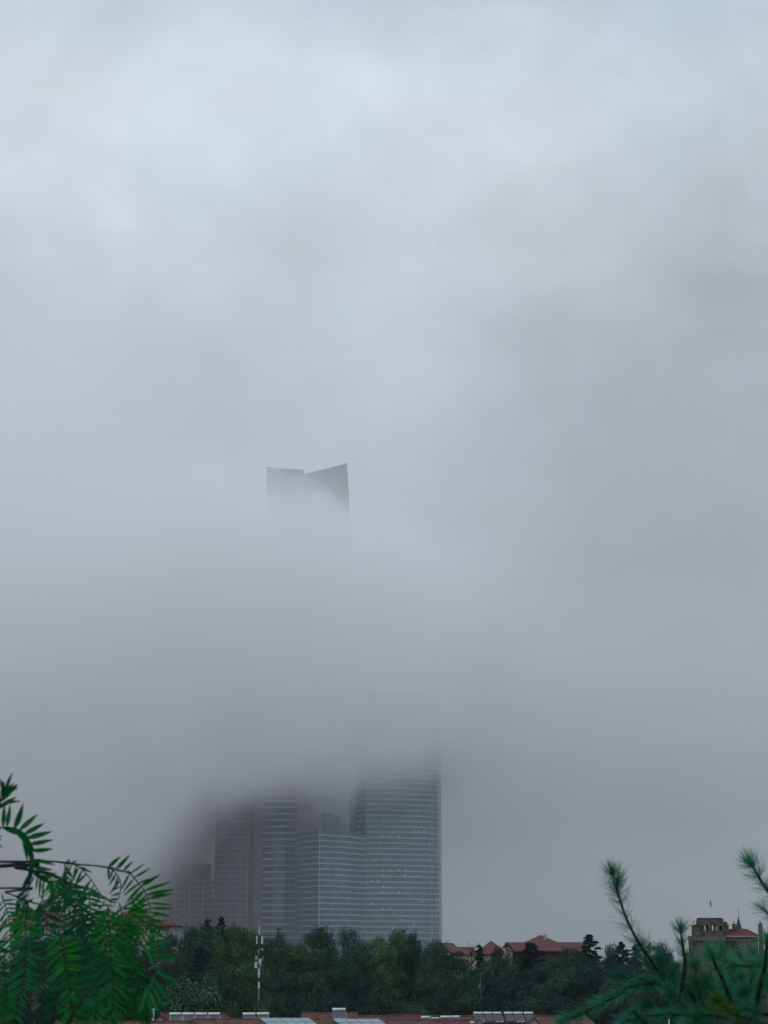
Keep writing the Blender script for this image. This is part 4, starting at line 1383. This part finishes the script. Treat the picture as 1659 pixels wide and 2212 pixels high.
# belvedere: four walls, arched openings
bx0_, bx1_, byf, byb = 487, 904, YC + 1.2, YC + 1.2 + 417 * UW
def arch_wall(mb, zx0, zx1, zyb, zyt, yf, th, ops, zs, ztop_rel):
    """front wall from zx0 to zx1 with arched openings ops [(a, b)], sill at zs, spring line ztop_rel"""
    def P_(zx, zy, y):
        return (cxp(zx), y, czp(zy))
    cbox(mb, zx0, zx1, zs, zyb, yf, yf + th)
    edges = [zx0] + [q for o_ in ops for q in o_] + [zx1]
    for k in range(0, len(edges), 2):
        cbox(mb, edges[k], edges[k + 1], ztop_rel, zs, yf + .0, yf + th)
    for a, b in ops:
        r_ = (b - a) / 2
        c_ = (a + b) / 2
        n_ = 10
        ar = [(c_ - r_ * math.cos(math.pi * i / n_), ztop_rel - r_ * math.sin(math.pi * i / n_)) for i in range(n_ + 1)]
        for i in range(n_):
            (xa_, za_), (xb_, zb_) = ar[i], ar[i + 1]
            for y_, fl in ((yf, False), (yf + th, True)):
                q = [P_(xa_, za_, y_), P_(xb_, zb_, y_), P_(xb_, zyt, y_), P_(xa_, zyt, y_)]
                mb.poly(q[::-1] if fl else q)
            mb.poly((P_(xa_, za_, yf), P_(xa_, za_, yf + th), P_(xb_, zb_, yf + th), P_(xb_, zb_, yf)))
    for k in range(0, len(edges), 2):
        cbox(mb, edges[k], edges[k + 1], zyt, ztop_rel - .01, yf, yf + th)
ops = [(566, 636), (696, 776), (826, 872)]
bw = MB()
th_ = .34
arch_wall(bw, bx0_, bx1_, 1043, 802, byf, th_, ops, 944, 880)
arch_wall(bw, bx0_, bx1_, 1043, 802, byb - th_, th_, [(560, 644), (690, 782), (820, 878)], 946, 880)
for a, b in ((bx0_, bx0_ + 22), (bx1_ - 18, bx1_)):
    cbox(bw, a, b, 802, 1043, byf + th_, byb - th_)
belv = bw.build('belvedere', M['stone'], ca)
cbox(MB(), bx0_ + 6, bx0_ + 34, 858, 945, byf - .03, byf + .05).build('niche', M['stone_dark'], belv)
cbox(MB(), bx0_ - 4, bx1_ + 4, 796, 802, byf - .08, byb + .08).build('cornice', M['stone_light'], ca)
pw = MB()
cbox(pw, bx0_ + 2, bx1_ - 1, 742, 795.6, byf - .03, byb + .03)
bpar = pw.build('belvedere_parapet', M['stone'], ca)
tp = MB()
rg = random.Random(3)
xx = bx0_
while xx < bx1_ - 10:
    ww = 34
    cbox(tp, xx, min(xx + ww, bx1_ + 2), 724 + rg.uniform(0, 4) if int((xx - bx0_) / 34) % 2 == 0 else 737, 741.8, byf - .06, byb + .06)
    xx += ww + .5
tp.build('coping', M['stone_dark'], bpar)
mb = MB()
for a in (660, 806):
    cbox(mb, a - 6, a + 6, 884, 932, byf - .06, byf - .004)
mb.build('pilasters', M['stone_light'], belv)
# stair block with two pots
sb = boxpart('stair_block', M['stone'], ca, ((cxp(370), YC + .4, czp(1043.5)), (cxp(486), YC + 4.2, czp(868))))
boxpart('coping', M['stone_dark'], sb, ((cxp(362), YC + .3, czp(867.6)), (cxp(486), YC + 4.3, czp(852))))
for zx in (385, 430):
    MB().tube([(cxp(zx), YC + 1.5, czp(852)), (cxp(zx), YC + 1.5, czp(770))], [.09, .075], 8).build('chimney_pot', M['stone_dark'], ca)
cbox(MB(), 400, 416, 835, 851.6, YC + .8, YC + 1.2).build('finial', M['stone'], ca)
# wing
wy = YC + 2.6
cbox(MB(), 908.5, 1512, 1062, 1700, wy, wy + 6).build('wing_wall', M['stone'], ca)
cbox(MB(), 908.6, 1518, 1100, 1122, wy - .1, wy - .004).build('string_course', M['stone_light'], ca)
cbox(MB(), 908.6, 1530, 1040, 1061.6, wy - .45, wy + 6.4).build('eaves', M['white_wall'], ca)
rf = MB()
x0, x1, zE, zRg = cxp(909), cxp(1532), czp(1039.6), czp(926)
y0, y1, ym = wy - .45, wy + 6.4, wy + 3
A, B, C, D_ = (x0, y0, zE), (x1, y0, zE), (x1, y1, zE), (x0, y1, zE)
R1, R2 = (x0, ym, zRg), (cxp(1362), ym, zRg)
rf.poly((A, B, R2, R1)); rf.poly((B, C, R2)); rf.poly((C, D_, R1, R2)); rf.poly((A, R1, D_)); rf.poly((A, D_, C, B))
crf = rf.build('roof', M['orange_tile'], ca)
MB().tube([(x0, ym, zRg + .04), (cxp(1362), ym, zRg + .04)], .08, 5).tube([(cxp(1362), ym, zRg + .04), (x1, y0, zE + .05)], .07, 5).build('ridge_cap', M['maroon_tile'], crf)
for zx0, zx1, zy0, zy1, yy in ((920, 1018, 862, 1040, wy + 1.0), (1095, 1150, 845, 1030, wy + 1.4), (1563, 1626, 846, 1700, wy + 2)):
    c_ = cbox(MB(), zx0, zx1, zy0, zy1, yy, yy + 1.0).build('chimney', M['stone_light'] if zx0 > 1500 else M['stone'], ca)
    cbox(MB(), zx0 - 8, zx1 + 8, zy0 - 12, zy0 - .3, yy - .1, yy + 1.1).build('chimney_cap', M['stone_dark'], c_)
    pots = ((940, 975),) if zx0 == 920 else (((zx0 + zx1) / 2, (zx0 + zx1) / 2),)
    if zx0 == 920:
        cbox(MB(), 936, 998, 792, 849.5, yy + .1, yy + .9).build('chimney_pot', M['stone'], c_)
    else:
        h_ = 780
        MB().tube([(cxp((zx0 + zx1) / 2), yy + .5, czp(zy0 - 12)), (cxp((zx0 + zx1) / 2), yy + .5, czp(h_))], [.13, .11] if zx0 < 1500 else [.17, .15], 8).build('chimney_pot', M['stone_dark'], c_)
# spire
sp = (cxp(1238), wy + 4.5)
MB().tube([(sp[0], sp[1], czp(940)), (sp[0], sp[1], czp(915)), (sp[0], sp[1], czp(705))], [60 * UW, 57 * UW, .05], 12).build('spire', M['copper'], ca)
MB().tube([(sp[0], sp[1], czp(705)), (sp[0], sp[1], czp(600)), (sp[0], sp[1], czp(515))], [.06, .045, .02], 6).build('spire_finial', M['black_metal'], ca)
MB().tube([(sp[0], sp[1], gzc), (sp[0], sp[1], czp(940.2))], 56 * UW, 12).build('round_turret', M['stone'], ca)
# windows of tower and wing
def cwin(zx0, zx1, zy0, zy1, yf):
    f_ = cbox(MB(), zx0, zx1, zy0, zy1, yf - .06, yf + .1).build('window', M['stone_light'], ca)
    mid_ = (zx0 + zx1) / 2
    cbox(cbox(MB(), zx0 + 4, mid_ - 2, zy0 + 5, zy1 - 5, yf - .08, yf - .05), mid_ + 2, zx1 - 4, zy0 + 5, zy1 - 5, yf - .08, yf - .05).build('pane', M['dark_void'], f_)
for zx0, zx1 in ((586, 640), (712, 765), (842, 892)):
    cwin(zx0, zx1, 1160, 1275, YC)
for zx0, zx1 in ((372, 386), (428, 442)):
    cbox(MB(), zx0, zx1, 1165, 1215, YC - .05, YC + .1).build('arrow_slit', M['stone_dark'], ca)
for zx0, zx1 in ((1222, 1272), (1284, 1334), (1404, 1458)):
    f_ = cbox(MB(), zx0, zx1, 1188, 1312, wy - .08, wy + .1).build('window', M['white_wall'], ca)
    cbox(cbox(MB(), zx0 + 7, zx1 - 7, 1200, 1240, wy - .1, wy - .07), zx0 + 7, zx1 - 7, 1250, 1302, wy - .1, wy - .07).build('pane', M['dark_void'], f_)
cbox(MB(), 908.7, 1130, 1124, 1700, wy - .14, wy - .005).build('dark_panel', M['stone_dark'], ca)  # flat dark sheet over the wing wall beside the tower
an2 = boxpart('annex_wall', M['stone'], ca, ((cxp(222), YC + 1, gzc - .3), (cxp(341), YC + 5, czp(1338))))
fp = thing('flagpole', 'very thin flagpole with a limp dark flag above the castle tower', 'flagpole', (cxp(690), byf + 1.6, czp(742)))
MB().tube([(cxp(690), byf + 1.6, czp(742)), (cxp(690), byf + 1.6, czp(388))], [.028, .014], 6).build('pole', M['grey_box'], fp)
fl = MB()
nf = 10
for i in range(nf + 1):
    v_ = i / nf
    for j in range(5):
        u_ = j / 4
        fl.vert((cxp(690) + .03 + u_ * (.20 + .06 * v_), byf + 1.6 + .09 * math.sin(u_ * 9 + v_ * 3), czp(422) - v_ * (czp(422) - czp(518)) - .12 * u_))
for i in range(nf):
    for j in range(4):
        fl.face((i * 5 + j, i * 5 + j + 1, (i + 1) * 5 + j + 1, (i + 1) * 5 + j))
fl.build('flag', M['flag'], fp)
# ------------------------------------------------------------------ hanging pepper tree branch, left foreground
def zl1(zx, zy):                   # foreground tracing grid, left
    return zx * .2684, 1618.4 + zy * .2684

def spline(pts, n):
    """Catmull-Rom through 3-D points"""
    P_ = [pts[0] * 2 - pts[1]] + list(pts) + [pts[-1] * 2 - pts[-2]]
    out = []
    segs = len(pts) - 1
    for k in range(n + 1):
        u = k / n * segs
        i = min(int(u), segs - 1)
        t_ = u - i
        a, b, c, d = P_[i], P_[i + 1], P_[i + 2], P_[i + 3]
        out.append(0.5 * ((2 * b) + (c - a) * t_ + (2 * a - 5 * b + 4 * c - d) * t_ ** 2 + (3 * b - a - 3 * c + d) * t_ ** 3))
    return out

def leaflet(mb, base, d, nrm, L, W, curl, droop):
    """narrow sickle shaped leaflet folded along its midrib"""
    d = d.normalized()
    side = nrm.cross(d)
    if side.length < 1e-4:
        return
    side.normalize()
    nrm = d.cross(side).normalized()
    st = ((0, .10), (.12, .62), (.32, 1.0), (.55, .92), (.78, .55), (.92, .22), (1.0, 0.0))
    i0 = len(mb.v)
    for t_, w_ in st:
        c = base + d * (L * t_) + side * (curl * L * t_ * t_) + Vector((0, 0, -droop * L * t_ * t_)) 
        hw = W * .5 * w_
        mb.v += [tuple(c), tuple(c - side * hw + nrm * hw * .35), tuple(c + side * hw + nrm * hw * .35)]
    for k in range(len(st) - 1):
        a = i0 + k * 3
        b = a + 3
        mb.face((a, a + 1, b + 1, b))
        mb.face((a + 2, a, b, b + 2))

def frond(parent, pts, Y0, Y1, n, L, seed, ang=58, side=0, start=.04, facing=None, m='pepper', fold=0.0, end=1.0, taper=.55, wid=.14):
    """pinnate leaf: a stalk along traced points, leaflets in pairs; side -1/1 keeps one row, 0 both"""
    rg = random.Random(seed)
    L *= .80
    P3 = [at(*zl1(*p_), Y0 + (Y1 - Y0) * k / (len(pts) - 1)) for k, p_ in enumerate(pts)]
    C_ = spline(P3, 40)
    rr = [.0011 * (1 - .65 * k / 40) for k in range(41)]
    mb = MB()
    fc = facing or Vector((rg.uniform(-.6, .6), -1, rg.uniform(-.35, .5))).normalized()
    n = n if side else int(n * 1.2)
    for k in range(n):
        q = start + (end - start) * (k + .5 + rg.uniform(-.15, .15)) / n
        i = min(39, int(q * 40))
        p_ = C_[i].lerp(C_[i + 1], q * 40 - i)
        t_ = (C_[min(40, i + 2)] - C_[max(0, i - 1)]).normalized()
        sd = t_.cross(fc).normalized()
        prof = (1 - taper * abs(q - .38) ** 1.2 / .6) * rg.uniform(.86, 1.1)
        for s_ in (-1, 1):
            if side and s_ != side and rg.random() > fold:
                continue
            a_ = R(ang * (1 - .45 * max(0, q - .5)) + rg.gauss(0, 9))
            if side and s_ != side:
                a_ = R(rg.uniform(8, 25))
            d = t_ * math.cos(a_) + sd * (s_ * math.sin(a_)) + fc * rg.uniform(-.35, .45)
            nv = (fc + sd * rg.uniform(-.5, .5) + t_ * rg.uniform(-.3, .3)).normalized()
            leaflet(mb, p_ + t_ * rg.uniform(-.0012, .0012), d, nv, L * prof, L * prof * wid * rg.uniform(.85, 1.15), -s_ * rg.uniform(.02, .16), rg.uniform(-.02, .12))
    # tip leaflet
    leaflet(mb, C_[40], (C_[40] - C_[37]), fc, L * .7, L * .13, 0, 0)
    st = MB().tube(C_, rr, 5).build('stalk', M['twig'], parent)
    fo = mb.build('frond', M[m], parent)
    st.parent = fo
    return fo

zb0 = ground(-1.35, 2.9)
pt = thing('pepper_tree', 'drooping branch of feathery green pinnate leaves hanging in close at lower left', 'tree', (-1.35, 2.9, zb0))
trk = [Vector((-1.35, 2.9, zb0 - .2)), Vector((-1.36, 2.9, zb0 + .5)), Vector((-1.3, 2.95, zb0 + 1.1)), Vector((-1.38, 3.0, zb0 + 1.9)), Vector((-1.35, 3.0, zb0 + 2.6))]
MB().tube(spline(trk, 16), [.075 - .05 * k / 16 for k in range(17)], 9).build('trunk', M['bark'], pt)

def twig(pts, Y0, Y1, r0, r1, root_to=None):
    P3 = [at(*zl1(*p_), Y0 + (Y1 - Y0) * k / (len(pts) - 1)) for k, p_ in enumerate(pts)]
    if root_to is not None:
        P3 = [root_to] + P3
    n_ = 24
    rg = random.Random(len(pts) * 7 + int(pts[-1][0]))
    C_ = spline(P3, n_)
    MB().tube(C_, [(r0 + (r1 - r0) * k / n_) * rg.uniform(.85, 1.2) for k in range(n_ + 1)], 6).build('branch', M['twig'], pt)

Lf = .0325
tr_ = lambda z_: Vector((-1.33, 2.95, 18.0 + z_))
twig([(-60, 905), (120, 908), (300, 900), (450, 905), (640, 930), (740, 935), (835, 947), (905, 965), (985, 985)], 3.1, 3.05, .0017, .0009, tr_(.12))
twig([(-60, 945), (100, 950), (200, 962), (300, 985), (400, 1000), (470, 1030), (520, 1060), (600, 1090), (720, 1120)], 3.0, 2.9, .0030, .0010, tr_(.05))
twig([(-60, 1120), (40, 1150), (130, 1185), (230, 1225), (330, 1250), (480, 1280)], 3.25, 3.2, .0016, .0009, tr_(.06))
twig([(560, 905), (545, 885)], 3.07, 3.07, .0016, .0006)
twig([(800, 1800), (760, 1880), (700, 1960), (640, 2040), (560, 2180), (520, 2260)], 2.75, 2.7, .0012, .0026)

F = lambda *a, **k: frond(pt, *a, **k)
# arching frond at the upper left, upper leaflets fanned against the sky
F([(-70, 660), (0, 632), (70, 630), (150, 655), (205, 715), (245, 800), (265, 900), (262, 1000), (240, 1110), (225, 1230)], 2.95, 3.0, 11, .045, 1, 76, side=-1, fold=1.0, start=.12, facing=Vector((.08, -1, .05)), end=.80, taper=.3, wid=.20)
F([(-70, 560), (-30, 500), (0, 440), (20, 380), (40, 330)], 2.9, 2.9, 5, .046, 2, 36, start=.25, wid=.2)
F([(-80, 760), (-50, 720), (-30, 690)], 2.9, 2.9, 3, .026, 3, 75, wid=.22)
# frond between twig and stem knot
F([(535, 905), (590, 925), (660, 965), (740, 1060), (800, 1150), (870, 1270), (900, 1330)], 3.05, 2.9, 14, .036, 4, 58, side=1, fold=.25, facing=Vector((-.1, -1, .2)))
F([(520, 915), (530, 990), (535, 1080), (530, 1180), (525, 1280)], 3.05, 3.0, 10, .030, 5, 24)
F([(835, 945), (900, 968), (950, 1020), (972, 1090), (960, 1180), (920, 1250), (880, 1300)], 3.05, 2.95, 11, .036, 6, 40, side=1, fold=.0, facing=Vector((.1, -1, .1)))
F([(810, 945), (850, 948), (910, 955), (970, 975), (1010, 985)], 3.05, 3.0, 3, .040, 61, 42, side=-1, fold=0, start=.2, taper=.1, wid=.22)
F([(970, 975), (1050, 1005), (1120, 1085), (1170, 1150), (1200, 1230), (1212, 1310), (1190, 1400), (1165, 1490), (1130, 1580), (1100, 1680)], 3.0, 2.85, 15, .045, 7, 66, start=.08, facing=Vector((.1, -1, .15)))
F([(1120, 1550), (1190, 1620), (1235, 1700), (1248, 1780), (1238, 1870), (1200, 1950), (1170, 2010)], 2.85, 2.8, 9, .050, 8, 46, side=-1, fold=.5, facing=Vector((.2, -1, .1)), taper=.2)
F([(1180, 1330), (1230, 1400), (1260, 1480), (1270, 1560), (1255, 1650)], 2.95, 2.9, 10, .034, 9, 36)
# big hanging fronds
F([(870, 1270), (874, 1360), (880, 1480), (888, 1640), (900, 1800), (910, 1950), (905, 2080), (900, 2230)], 2.85, 2.8, 23, .046, 10, 54, start=.03, facing=Vector((.05, -1, .1)))
F([(225, 1230), (212, 1330), (206, 1450), (208, 1600), (202, 1740), (185, 1860), (150, 2010), (110, 2240)], 3.0, 2.9, 23, .044, 11, 56, start=.02)
F([(330, 1180), (362, 1260), (372, 1340), (374, 1480), (366, 1640), (352, 1800), (340, 1960), (330, 2230)], 3.1, 3.0, 22, .042, 12, 50, start=.05)
F([(440, 1400), (480, 1500), (510, 1620), (530, 1740), (552, 1860), (570, 1990), (575, 2120), (572, 2240)], 2.95, 2.85, 20, .042, 13, 58, start=.03)
F([(15, 1170), (50, 1280), (76, 1380), (82, 1520), (70, 1660), (20, 1780), (-20, 1880)], 3.3, 3.25, 16, .040, 14, 55)
F([(540, 1060), (590, 1160), (610, 1280), (605, 1420), (590, 1560), (600, 1700)], 3.1, 3.1, 18, .040, 15, 56)
F([(700, 1090), (720, 1200), (735, 1330), (740, 1480), (735, 1640), (740, 1800)], 3.15, 3.1, 18, .042, 16, 58)
F([(460, 1020), (500, 1110), (530, 1200), (580, 1290), (640, 1370)], 3.1, 3.05, 12, .036, 17, 55)
F([(400, 1005), (430, 1110), (450, 1240), (440, 1380)], 3.15, 3.1, 12, .034, 18, 56)
F([(270, 1000), (330, 1050), (420, 1090), (500, 1150), (560, 1230)], 3.1, 3.1, 13, .034, 19, 55)
F([(600, 1300), (660, 1420), (690, 1560), (690, 1720), (670, 1880), (640, 2030)], 3.0, 2.9, 18, .042, 20, 55)
F([(800, 1280), (780, 1400), (770, 1560), (770, 1720), (790, 1880)], 3.2, 3.1, 16, .042, 21, 58)
F([(1000, 1380), (1000, 1500), (990, 1640), (980, 1780), (985, 1920), (1000, 2060)], 3.0, 2.95, 18, .042, 22, 55)
F([(1080, 1640), (1090, 1740), (1110, 1840), (1125, 1950), (1130, 2060), (1140, 2160)], 2.9, 2.85, 15, .040, 23, 40)
F([(1020, 1700), (1050, 1800), (1080, 1900), (1090, 2000), (1080, 2110)], 3.05, 3.0, 14, .038, 24, 45)
F([(960, 1240), (985, 1340), (990, 1440), (1000, 1540), (990, 1640)], 3.1, 3.05, 13, .036, 25, 50)
F([(1060, 1180), (1090, 1300), (1080, 1420), (1060, 1540), (1030, 1640)], 3.1, 3.05, 14, .036, 26, 52)
F([(820, 1780), (800, 1880), (780, 1990), (770, 2100), (760, 2240)], 2.9, 2.85, 14, .042, 27, 52)
F([(960, 1900), (950, 2010), (960, 2120), (970, 2240)], 2.9, 2.85, 12, .040, 28, 45)
F([(480, 1880), (460, 1980), (440, 2090), (430, 2240)], 3.1, 3.05, 12, .040, 29, 55)
F([(640, 1560), (620, 1700), (640, 1850), (680, 2000), (700, 2150)], 3.2, 3.15, 16, .040, 30, 56)
F([(130, 1185), (170, 1240), (185, 1330), (170, 1440), (130, 1560)], 3.25, 3.2, 13, .038, 31, 55)
F([(-60, 1500), (-20, 1620), (0, 1760), (10, 1900), (30, 2060)], 3.1, 3.05, 14, .042, 32, 50)
F([(60, 1900), (50, 2000), (40, 2100), (30, 2240)], 3.2, 3.2, 11, .038, 33, 50)
F([(240, 1060), (225, 1120), (215, 1180), (205, 1230)], 2.98, 2.98, 5, .026, 34, 30, side=1)
F([(700, 1880), (690, 1980), (720, 2080), (750, 2200)], 3.0, 2.95, 11, .038, 35, 48)
F([(1150, 1900), (1170, 2000), (1180, 2080), (1185, 2150)], 2.9, 2.9, 8, .036, 36, 28)
F([(560, 2050), (600, 2130), (640, 2240)], 2.9, 2.85, 8, .040, 37, 50)

# ------------------------------------------------------------------ pine shoots, right foreground
def zr1(zx, zy):
    return 1206.9 + zx * .2725, 1810.4 + zy * .2725

zb1 = ground(1.6, 3.6)
pn_ = thing('pine_tree', 'near pine with soft blue green needle shoots reaching up at lower right', 'tree', (1.6, 3.7, zb1))
trk = [Vector((1.6, 3.7, zb1 - .2)), Vector((1.58, 3.7, zb1 + .5)), Vector((1.5, 3.68, zb1 + 1.0)), Vector((1.45, 3.66, zb1 + 1.35))]
MB().tube(spline(trk, 12), [.07 - .045 * k / 12 for k in range(13)], 9).build('trunk', M['bark'], pn_)

def needle(mb, b, d, L, W, rg, curve):
    side = d.cross(Vector((rg.uniform(-1, 1), rg.uniform(-1, 1), rg.uniform(-1, 1))))
    if side.length < 1e-4:
        return
    side.normalize()
    i = len(mb.v)
    for t_, w_ in ((0, .7), (.4, 1.0), (.75, .8), (1.0, .12)):
        c = b + d * (L * t_) + curve * (L * t_ * t_)
        mb.v += [tuple(c - side * W * .5 * w_), tuple(c + side * W * .5 * w_)]
    for k in range(3):
        a = i + 2 * k
        mb.face((a, a + 1, a + 3, a + 2))

def shoot(pts, Y0, Y1, seed, n, L=.021, r0=.0022, r1=.0012, m='needle', tuft=True, start=0.0, gap=True, ang=50, dens=None):
    """stem (first point is the growing tip) with needles in whorled clusters"""
    rg = random.Random(seed)
    P3 = [at(*zr1(*p_), Y0 + (Y1 - Y0) * k / (len(pts) - 1)) for k, p_ in enumerate(pts)]
    N_ = 30
    C_ = spline(P3, N_)
    br = MB().tube(C_, [r1 + (r0 - r1) * k / N_ for k in range(N_ + 1)], 6).build('branch', M['twig'], pn_)
    length = sum((C_[k + 1] - C_[k]).length for k in range(N_))
    ncl = max(4, int(length / .023))
    cl = [(k + rg.uniform(.2, .8)) / ncl for k in range(ncl)]
    mb = MB()
    for _ in range(int(n * (dens or 1.0))):
        if gap:
            q = rg.choice(cl) + rg.gauss(0, .0035 / max(.05, length))
        else:
            q = rg.random()
        q = min(.995, max(0.0, start + (1 - start) * q))
        i = min(N_ - 1, int(q * N_))
        p_ = C_[i].lerp(C_[i + 1], q * N_ - i)
        t_ = (C_[max(0, i - 1)] - C_[min(N_, i + 1)]).normalized()       # towards the tip
        a = t_.cross(Vector((rg.gauss(0, 1), rg.gauss(0, 1), rg.gauss(0, 1))))
        if a.length < 1e-4:
            continue
        a.normalize()
        an_l = R(ang + rg.gauss(0, 14))
        d = t_ * math.cos(an_l) + a * math.sin(an_l)
        needle(mb, p_, d, L * 1.25 * rg.uniform(.45, 1.15), .00066, rg, t_ * rg.uniform(.05, .35) - a * .08)
    if tuft:
        for _ in range(int(n * .09) + 22):
            t_ = (C_[0] - C_[3]).normalized()
            d = (t_ + Vector((rg.gauss(0, .45), rg.gauss(0, .45), rg.gauss(0, .45)))).normalized()
            needle(mb, C_[0] - t_ * rg.uniform(0, .006), d, L * 1.2 * rg.uniform(.6, 1.1), .00066, rg, t_ * .1)
    nd = mb.build('needles', M[m], br)
    return br

S = shoot
S([(427, 285), (450, 360), (478, 460), (515, 580), (565, 700), (635, 830), (735, 975), (850, 1150), (940, 1290), (1030, 1470)], 3.5, 3.6, 1, 950, .0250, .0034, .0014, ang=58, dens=.46)
S([(470, 330), (462, 400), (478, 470)], 3.5, 3.5, 2, 140, .022)
S([(965, 725), (975, 800), (992, 900), (1000, 980), (988, 1110), (955, 1270)], 3.5, 3.55, 3, 620, .022, .0036, .0015, dens=.55)
S([(1525, 205), (1560, 265), (1600, 330), (1645, 400), (1720, 500), (1820, 640)], 3.4, 3.4, 4, 620, .024, .0036, .0014, ang=58, dens=.46)
S([(1200, 905), (1235, 985), (1270, 1060), (1310, 1150), (1340, 1230), (1365, 1310)], 3.45, 3.5, 5, 560, .0215, .0040, .0018)
S([(1655, 800), (1648, 900), (1636, 1010), (1600, 1160), (1580, 1260), (1560, 1400)], 3.35, 3.45, 6, 620, .022, .0045, .002)
S([(60, 1440), (180, 1395), (290, 1335), (400, 1280), (500, 1225), (600, 1170), (720, 1152), (840, 1148)], 3.45, 3.55, 7, 1000, .022, .0034, .0016, ang=46)
S([(1240, 940), (1330, 985), (1430, 1010), (1550, 1015), (1680, 1010)], 3.5, 3.5, 8, 520, .022)
S([(520, 1460), (640, 1430), (800, 1405), (960, 1400), (1100, 1420)], 3.4, 3.5, 9, 640, .022)
S([(800, 980), (830, 1070), (870, 1160), (930, 1260), (1000, 1340)], 3.6, 3.6, 10, 480, .022)
S([(480, 1100), (580, 1110), (700, 1130), (820, 1160)], 3.55, 3.6, 11, 420, .021)
S([(660, 860), (690, 960), (740, 1040), (800, 1110)], 3.65, 3.65, 12, 260, .021)
S([(1080, 1010), (1090, 1110), (1110, 1220), (1140, 1330), (1150, 1480)], 3.6, 3.6, 13, 520, .022)
S([(1420, 960), (1440, 1060), (1450, 1170), (1440, 1300), (1440, 1480)], 3.6, 3.6, 14, 560, .022)
S([(1540, 920), (1540, 1040), (1520, 1160), (1490, 1280), (1470, 1420)], 3.55, 3.55, 15, 520, .022)
S([(1250, 1290), (1300, 1340), (1370, 1390), (1450, 1420), (1560, 1440)], 3.35, 3.45, 16, 520, .022, m='needle_y')
S([(700, 1330), (800, 1320), (900, 1330), (1010, 1370), (1090, 1430)], 3.55, 3.6, 17, 420, .022)
S([(1180, 1130), (1200, 1230), (1230, 1330), (1260, 1450)], 3.6, 3.6, 18, 420, .022)
S([(1600, 1010), (1660, 1100), (1700, 1200), (1720, 1350)], 3.5, 3.5, 19, 460, .022)
S([(880, 1200), (940, 1280), (1020, 1350), (1100, 1390), (1200, 1440)], 3.5, 3.55, 20, 520, .022)
S([(600, 1380), (660, 1450), (740, 1520)], 3.4, 3.45, 21, 260, .021)
S([(1060, 1440), (1160, 1410), (1260, 1410), (1360, 1440)], 3.4, 3.45, 22, 420, .022)
S([(1340, 1180), (1420, 1220), (1520, 1230), (1640, 1260)], 3.55, 3.55, 23, 460, .022)
S([(1500, 1360), (1580, 1390), (1680, 1400)], 3.4, 3.45, 24, 320, .022)
S([(1620, 560), (1660, 600), (1720, 660), (1800, 760)], 3.5, 3.5, 25, 120, .020)
S([(900, 1080), (960, 1150), (1030, 1220), (1090, 1300)], 3.6, 3.6, 26, 420, .022)
S([(1300, 900), (1330, 1000), (1380, 1100), (1400, 1220)], 3.65, 3.65, 27, 380, .021)
# limb joining the shoots to the trunk, below the picture
twp = [at(*zr1(*p_), y_) for p_, y_ in (((1030, 1470), 3.6), ((1150, 1600), 3.62), ((1450, 1720), 3.64))] + [Vector((1.5, 3.68, zb1 + 1.0))]
MB().tube(spline(twp, 14), [.004 + .010 * k / 14 for k in range(15)], 7).build('limb', M['bark'], pn_)
